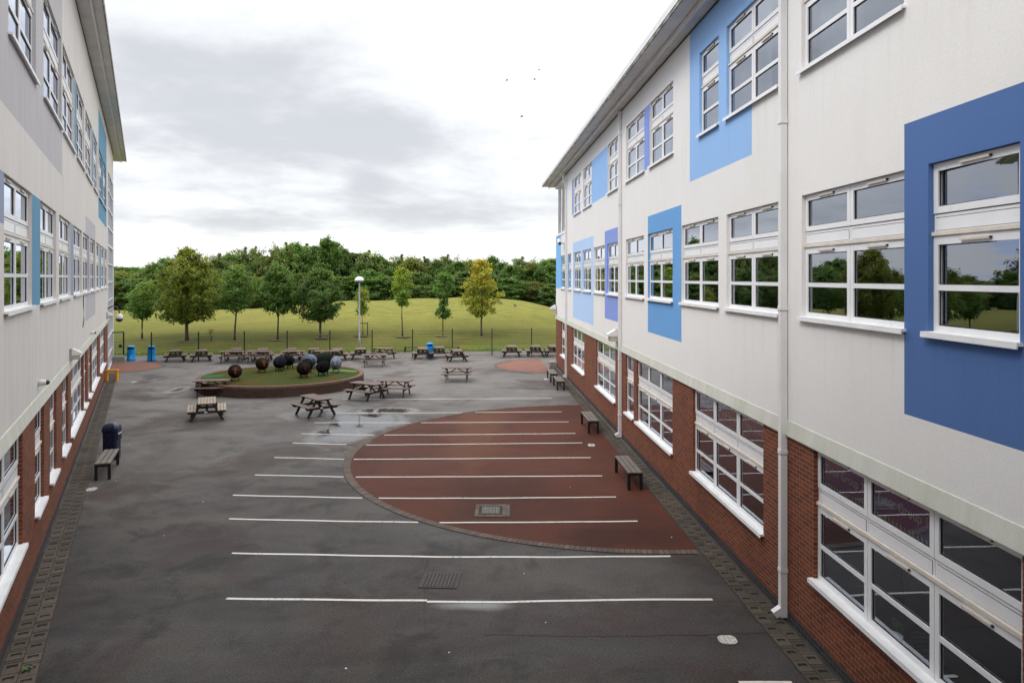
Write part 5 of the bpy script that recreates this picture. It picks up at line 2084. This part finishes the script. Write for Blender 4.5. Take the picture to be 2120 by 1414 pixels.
front = [(236, 566, 96, 0), (252, 560, 99, 3), (268, 556, 103, 0), (300, 553, 105, 1), (318, 545, 104, 3), (345, 524, 103, 1), (362, 532, 100, 0), (420, 545, 104, 3), (440, 533, 101, 4), (455, 522, 100, 4), (478, 520, 104, 1),
         (508, 512, 103, 4), (528, 511, 105, 4), (547, 520, 101, 0), (572, 508, 99, 3), (594, 497, 98, 4), (612, 496, 100, 1), (634, 506, 103, 4), (652, 502, 102, 0), (676, 488, 97, 2), (694, 494, 100, 0), (712, 508, 101, 2),
         (734, 520, 103, 0), (762, 519, 99, 4), (784, 522, 101, 1), (806, 530, 104, 0), (832, 527, 102, 4), (854, 534, 98, 3), (880, 527, 101, 4), (905, 527, 100, 1), (926, 526, 103, 4), (948, 540, 99, 1), (972, 538, 102, 3),
         (1000, 538, 104, 0), (1020, 525, 103, 2), (1041, 538, 101, 2), (1060, 541, 98, 0), (1080, 530, 102, 4), (1104, 538, 100, 3), (1128, 534, 99, 1), (1150, 530, 97, 0), (1176, 536, 99, 3), (1205, 530, 101, 1)]
special = {676: 'tallest dark tree of the woodland belt, above the dense round bank tree', 1020: 'slim dark conifer poking above the woodland behind the golden tree', 594: 'tall pale feathery tree at the highest part of the woodland belt'}
for px, ty, y, k in front:
    u = (px - CX) / F
    wood_tree(k, u * y, y, H + (HOR - ty + rt.uniform(-2, 9)) * y / F, rt.uniform(0.62, 0.98), special.get(px))
# lower understorey along the near edge and a second row behind
x = -62.0
while x < 10:
    y = 92.5 + rt.uniform(-1.5, 2.0)
    wood_tree(rt.choice((0, 0, 1, 3)), x, y, rt.uniform(5.2, 7.2), rt.uniform(0.75, 1.0))
    x += rt.uniform(2.6, 3.8)
# belt running on to the left, where the windows of the white block mirror it
for i in range(16):
    x = -66 - i * 4.2
    wood_tree(rt.choice((0, 1, 3, 4, 2)), x, 95 + rt.uniform(-3, 5), rt.uniform(9.0, 12.5), rt.uniform(1.0, 1.35))
# far wooded hill on the left skyline
FG = 'round trees of the far wood on the left skyline'
for i in range(12):
    y = 190 + rt.uniform(-8, 8)
    px = 226 + i * 19
    u = (px - CX) / F
    wood_tree(rt.choice((0, 1, 0)), u * y, y, H + (HOR - rt.uniform(544, 551)) * y / F, rt.uniform(1.3, 1.7), 'rounded dark tree of the far wood on the left skyline')


# ------------------------------------------------------------------ birds
def bird(p, yaw, span, label, flying, group):
    root = empty('bird', p, R(yaw), label, 'bird', group)
    b = MB()
    if flying:
        b.tube([(-0.16, 0, -0.01), (-0.08, 0, 0), (0.0, 0, 0.0), (0.08, 0, 0.01), (0.13, 0, 0.015), (0.16, 0, 0.01)], [0.012, 0.03, 0.04, 0.03, 0.02, 0.004], 8)
        b.build('body', M['bird'], root)
        for sg in (-1, 1):
            w_ = MB()
            q = [(0.07, sg * 0.03, 0.02), (0.06, sg * span * 0.28, 0.07), (-0.02, sg * span * 0.5, 0.04), (-0.07, sg * span * 0.27, 0.06), (-0.07, sg * 0.03, 0.015)]
            w_.face(q if sg > 0 else q[::-1])
            q2 = [(x_, y_, z_ - 0.012) for x_, y_, z_ in q]
            w_.face(q2[::-1] if sg > 0 else q2)
            for i in range(5):
                j = (i + 1) % 5
                w_.face([q[i], q2[i], q2[j], q[j]])
            w_.build('wing', M['bird'], root)
    else:
        b.tube([(-0.26, 0, 0.14), (-0.12, 0, 0.2), (0.0, 0, 0.22), (0.09, 0, 0.27), (0.13, 0, 0.31), (0.17, 0, 0.31), (0.23, 0, 0.29)], [0.015, 0.06, 0.08, 0.06, 0.05, 0.035, 0.004], 8)
        b.build('body', M['bird'], root)
        for sg in (-1, 1):
            l = MB()
            l.tube([(0.0, sg * 0.03, 0.16), (0.01, sg * 0.035, 0.0)], 0.008, 5)
            l.build('leg', M['bird'], root)


for px, py, y, yaw, sp_, lab in ((1049, 167, 70, 30, 0.48, 'small dark bird flying lowest-left of the loose trio high in the sky'), (1107, 165, 75, 160, 0.55, 'small dark bird gliding between two others high in the sky'),
                                 (1116, 145, 75, 60, 0.45, 'topmost small dark bird in the sky'), (1080, 242, 62, 20, 0.55, 'small dark bird flying alone, lower than the other three')):
    u = (px - CX) / F
    bird((u * y, y, H + (HOR - py) * y / F), yaw, sp_, lab, True, 'birds in flight')
for px, py, yaw, lab in ((1037, 632, 140, 'black crow standing on the grass bank just right of the golden tree'), (1066, 637, 130, 'black crow standing further right on the grass bank, away from the golden tree')):
    p = bank_place(px, py)
    bird((p.x, p.y, p.z + 0.02), yaw, 0.8, lab, False, 'crows on the grass bank')

# ================================================================== SKY, SUN, CAMERA
SUN_EL, SUN_AZ = 48.0, -118.0     # azimuth measured from +Y, positive towards +X
wd = bpy.data.worlds.new('World')
SC.world = wd
wd.use_nodes = True
t = wd.node_tree
N, Lk = t.nodes, t.links
bg = N['Background']
sky = N.new('ShaderNodeTexSky')
sky.sky_type = 'NISHITA'
sky.sun_disc = False
sky.sun_elevation = R(SUN_EL)
sky.sun_rotation = R(SUN_AZ)
tc = N.new('ShaderNodeTexCoord')
sep = N.new('ShaderNodeSeparateXYZ')
Lk.new(tc.outputs['Generated'], sep.inputs[0])


def wm(op, a, b=0.0, clamp=False):
    m = N.new('ShaderNodeMath'); m.operation = op; m.use_clamp = clamp
    for s_, v in ((m.inputs[0], a), (m.inputs[1], b)):
        if isinstance(v, (int, float)): s_.default_value = v
        else: Lk.new(v, s_)
    return m.outputs[0]


def wr(v, a, b, lo, hi):
    m = N.new('ShaderNodeMapRange'); m.clamp = True; m.interpolation_type = 'SMOOTHSTEP'
    Lk.new(v, m.inputs['Value'])
    for nme, x in (('From Min', a), ('From Max', b), ('To Min', lo), ('To Max', hi)):
        m.inputs[nme].default_value = x
    return m.outputs[0]


def wmix(f, a, b):
    m = N.new('ShaderNodeMix'); m.data_type = 'RGBA'
    if isinstance(f, (int, float)): m.inputs[0].default_value = f
    else: Lk.new(f, m.inputs[0])
    for s_, v in ((m.inputs[6], a), (m.inputs[7], b)):
        if isinstance(v, tuple): s_.default_value = v + (1,)
        else: Lk.new(v, s_)
    return m.outputs[2]


zc = wm('MAXIMUM', sep.outputs['Z'], 0.0)
den = wm('ADD', zc, 0.16)
cb = N.new('ShaderNodeCombineXYZ')
Lk.new(wm('DIVIDE', sep.outputs['X'], den), cb.inputs[0])
Lk.new(wm('DIVIDE', sep.outputs['Y'], den), cb.inputs[1])


def wnoise(scale, detail, rough, dist, loc):
    mp = N.new('ShaderNodeMapping')
    Lk.new(cb.outputs[0], mp.inputs[0])
    mp.inputs['Location'].default_value = loc
    n_ = N.new('ShaderNodeTexNoise')
    Lk.new(mp.outputs[0], n_.inputs['Vector'])
    n_.inputs['Scale'].default_value = scale
    n_.inputs['Detail'].default_value = detail
    n_.inputs['Roughness'].default_value = rough
    n_.inputs['Distortion'].default_value = dist
    return n_.outputs['Fac']


def lobe(px, py, wx, wy):
    """a bank of cloud centred on a bearing"""
    v = Vector(((px - CX) / F, 1.0, (HOR - py) / F))
    dx = wm('DIVIDE', wm('SUBTRACT', wm('DIVIDE', sep.outputs['X'], wm('MAXIMUM', sep.outputs['Y'], 0.05)), v.x), wx)
    dz = wm('DIVIDE', wm('SUBTRACT', wm('DIVIDE', sep.outputs['Z'], wm('MAXIMUM', sep.outputs['Y'], 0.05)), v.z), wy)
    r2 = wm('ADD', wm('MULTIPLY', dx, dx), wm('MULTIPLY', dz, dz))
    return wm('POWER', 2.718, wm('MULTIPLY', r2, -1.0))


n1 = wnoise(0.85, 9.0, 0.56, 0.35, (3.1, 1.7, 0))
n2 = wnoise(2.6, 7.0, 0.6, 0.2, (7.3, 0.4, 0))
big = wm('ADD', wm('ADD', wm('MULTIPLY', lobe(560, 215, 0.26, 0.085), 0.24), wm('MULTIPLY', lobe(820, 285, 0.20, 0.05), 0.22)),
         wm('ADD', wm('MULTIPLY', lobe(500, 460, 0.13, 0.018), 0.26), wm('ADD', wm('MULTIPLY', lobe(900, 440, 0.14, 0.03), 0.16), wm('MULTIPLY', lobe(760, 380, 0.03, 0.018), 0.24))))
bright = wm('ADD', wm('MULTIPLY', lobe(1150, 60, 0.20, 0.14), 0.22), wm('MULTIPLY', lobe(700, 510, 0.5, 0.025), 0.10))
den_ = wm('ADD', wm('ADD', wm('MULTIPLY', n1, 0.58), wm('MULTIPLY', n2, 0.46)), wm('SUBTRACT', big, bright))
gm = wr(den_, 0.45, 0.77, 0.0, 1.0)
# clouds straight overhead and behind the viewer are thinner and brighter
cloud = wmix(gm, (7.5, 7.55, 7.65), (4.75, 4.82, 5.05))
up = wr(sep.outputs['Z'], 0.33, 0.60, 1.0, 2.3)
mulc = N.new('ShaderNodeMix'); mulc.data_type = 'RGBA'; mulc.blend_type = 'MULTIPLY'; mulc.inputs[0].default_value = 1.0
Lk.new(cloud, mulc.inputs[6])
cu_ = N.new('ShaderNodeCombineColor')
for k in range(3):
    Lk.new(up, cu_.inputs[k])
Lk.new(cu_.outputs[0], mulc.inputs[7])
fin = wmix(0.90, sky.outputs[0], mulc.outputs[2])
# the cloud breaks up towards the left, well outside the view, where the right-hand windows mirror it
gap = wm('MULTIPLY', wr(wm('MULTIPLY', sep.outputs['X'], -1.0), 0.52, 0.66, 0.0, 1.0), wr(n2, 0.46, 0.60, 0.0, 0.85))
fin = wmix(gap, fin, (4.6, 6.3, 10.2))
Lk.new(fin, bg.inputs['Color'])
bg.inputs['Strength'].default_value = 0.10

sd = bpy.data.lights.new('sun', 'SUN')
sd.energy = 1.0
sd.angle = R(22)
sd.color = (1.0, 0.96, 0.90)
so = bpy.data.objects.new('sun', sd)
COL.objects.link(so)
dirv = Vector((math.sin(R(SUN_AZ)) * math.cos(R(SUN_EL)), math.cos(R(SUN_AZ)) * math.cos(R(SUN_EL)), math.sin(R(SUN_EL))))
so.rotation_euler = dirv.to_track_quat('Z', 'Y').to_euler()
so.location = (0, 0, 40)

cam = bpy.data.cameras.new('camera')
cam.sensor_width = 36.0
cam.lens = F / 2120 * 36.0
cam.shift_y = -(707 - HOR) / 2120.0
cam.clip_start = 0.05
cam.clip_end = 3000
cob = bpy.data.objects.new('camera', cam)
COL.objects.link(cob)
cob.location = (0, 0, H)
cob.rotation_euler = (R(90), 0, 0)
SC.camera = cob

SC.render.engine = 'CYCLES'
cy = SC.cycles
cy.max_bounces = 8
cy.diffuse_bounces = 3
cy.glossy_bounces = 4
cy.transmission_bounces = 4
cy.transparent_max_bounces = 10
cy.use_denoising = True
cy.sample_clamp_indirect = 8.0
cy.caustics_reflective = False
cy.caustics_refractive = False
SC.view_settings.view_transform = 'Standard'
SC.view_settings.look = 'None'
SC.view_settings.exposure = 0.62
SC.view_settings.gamma = 1.0
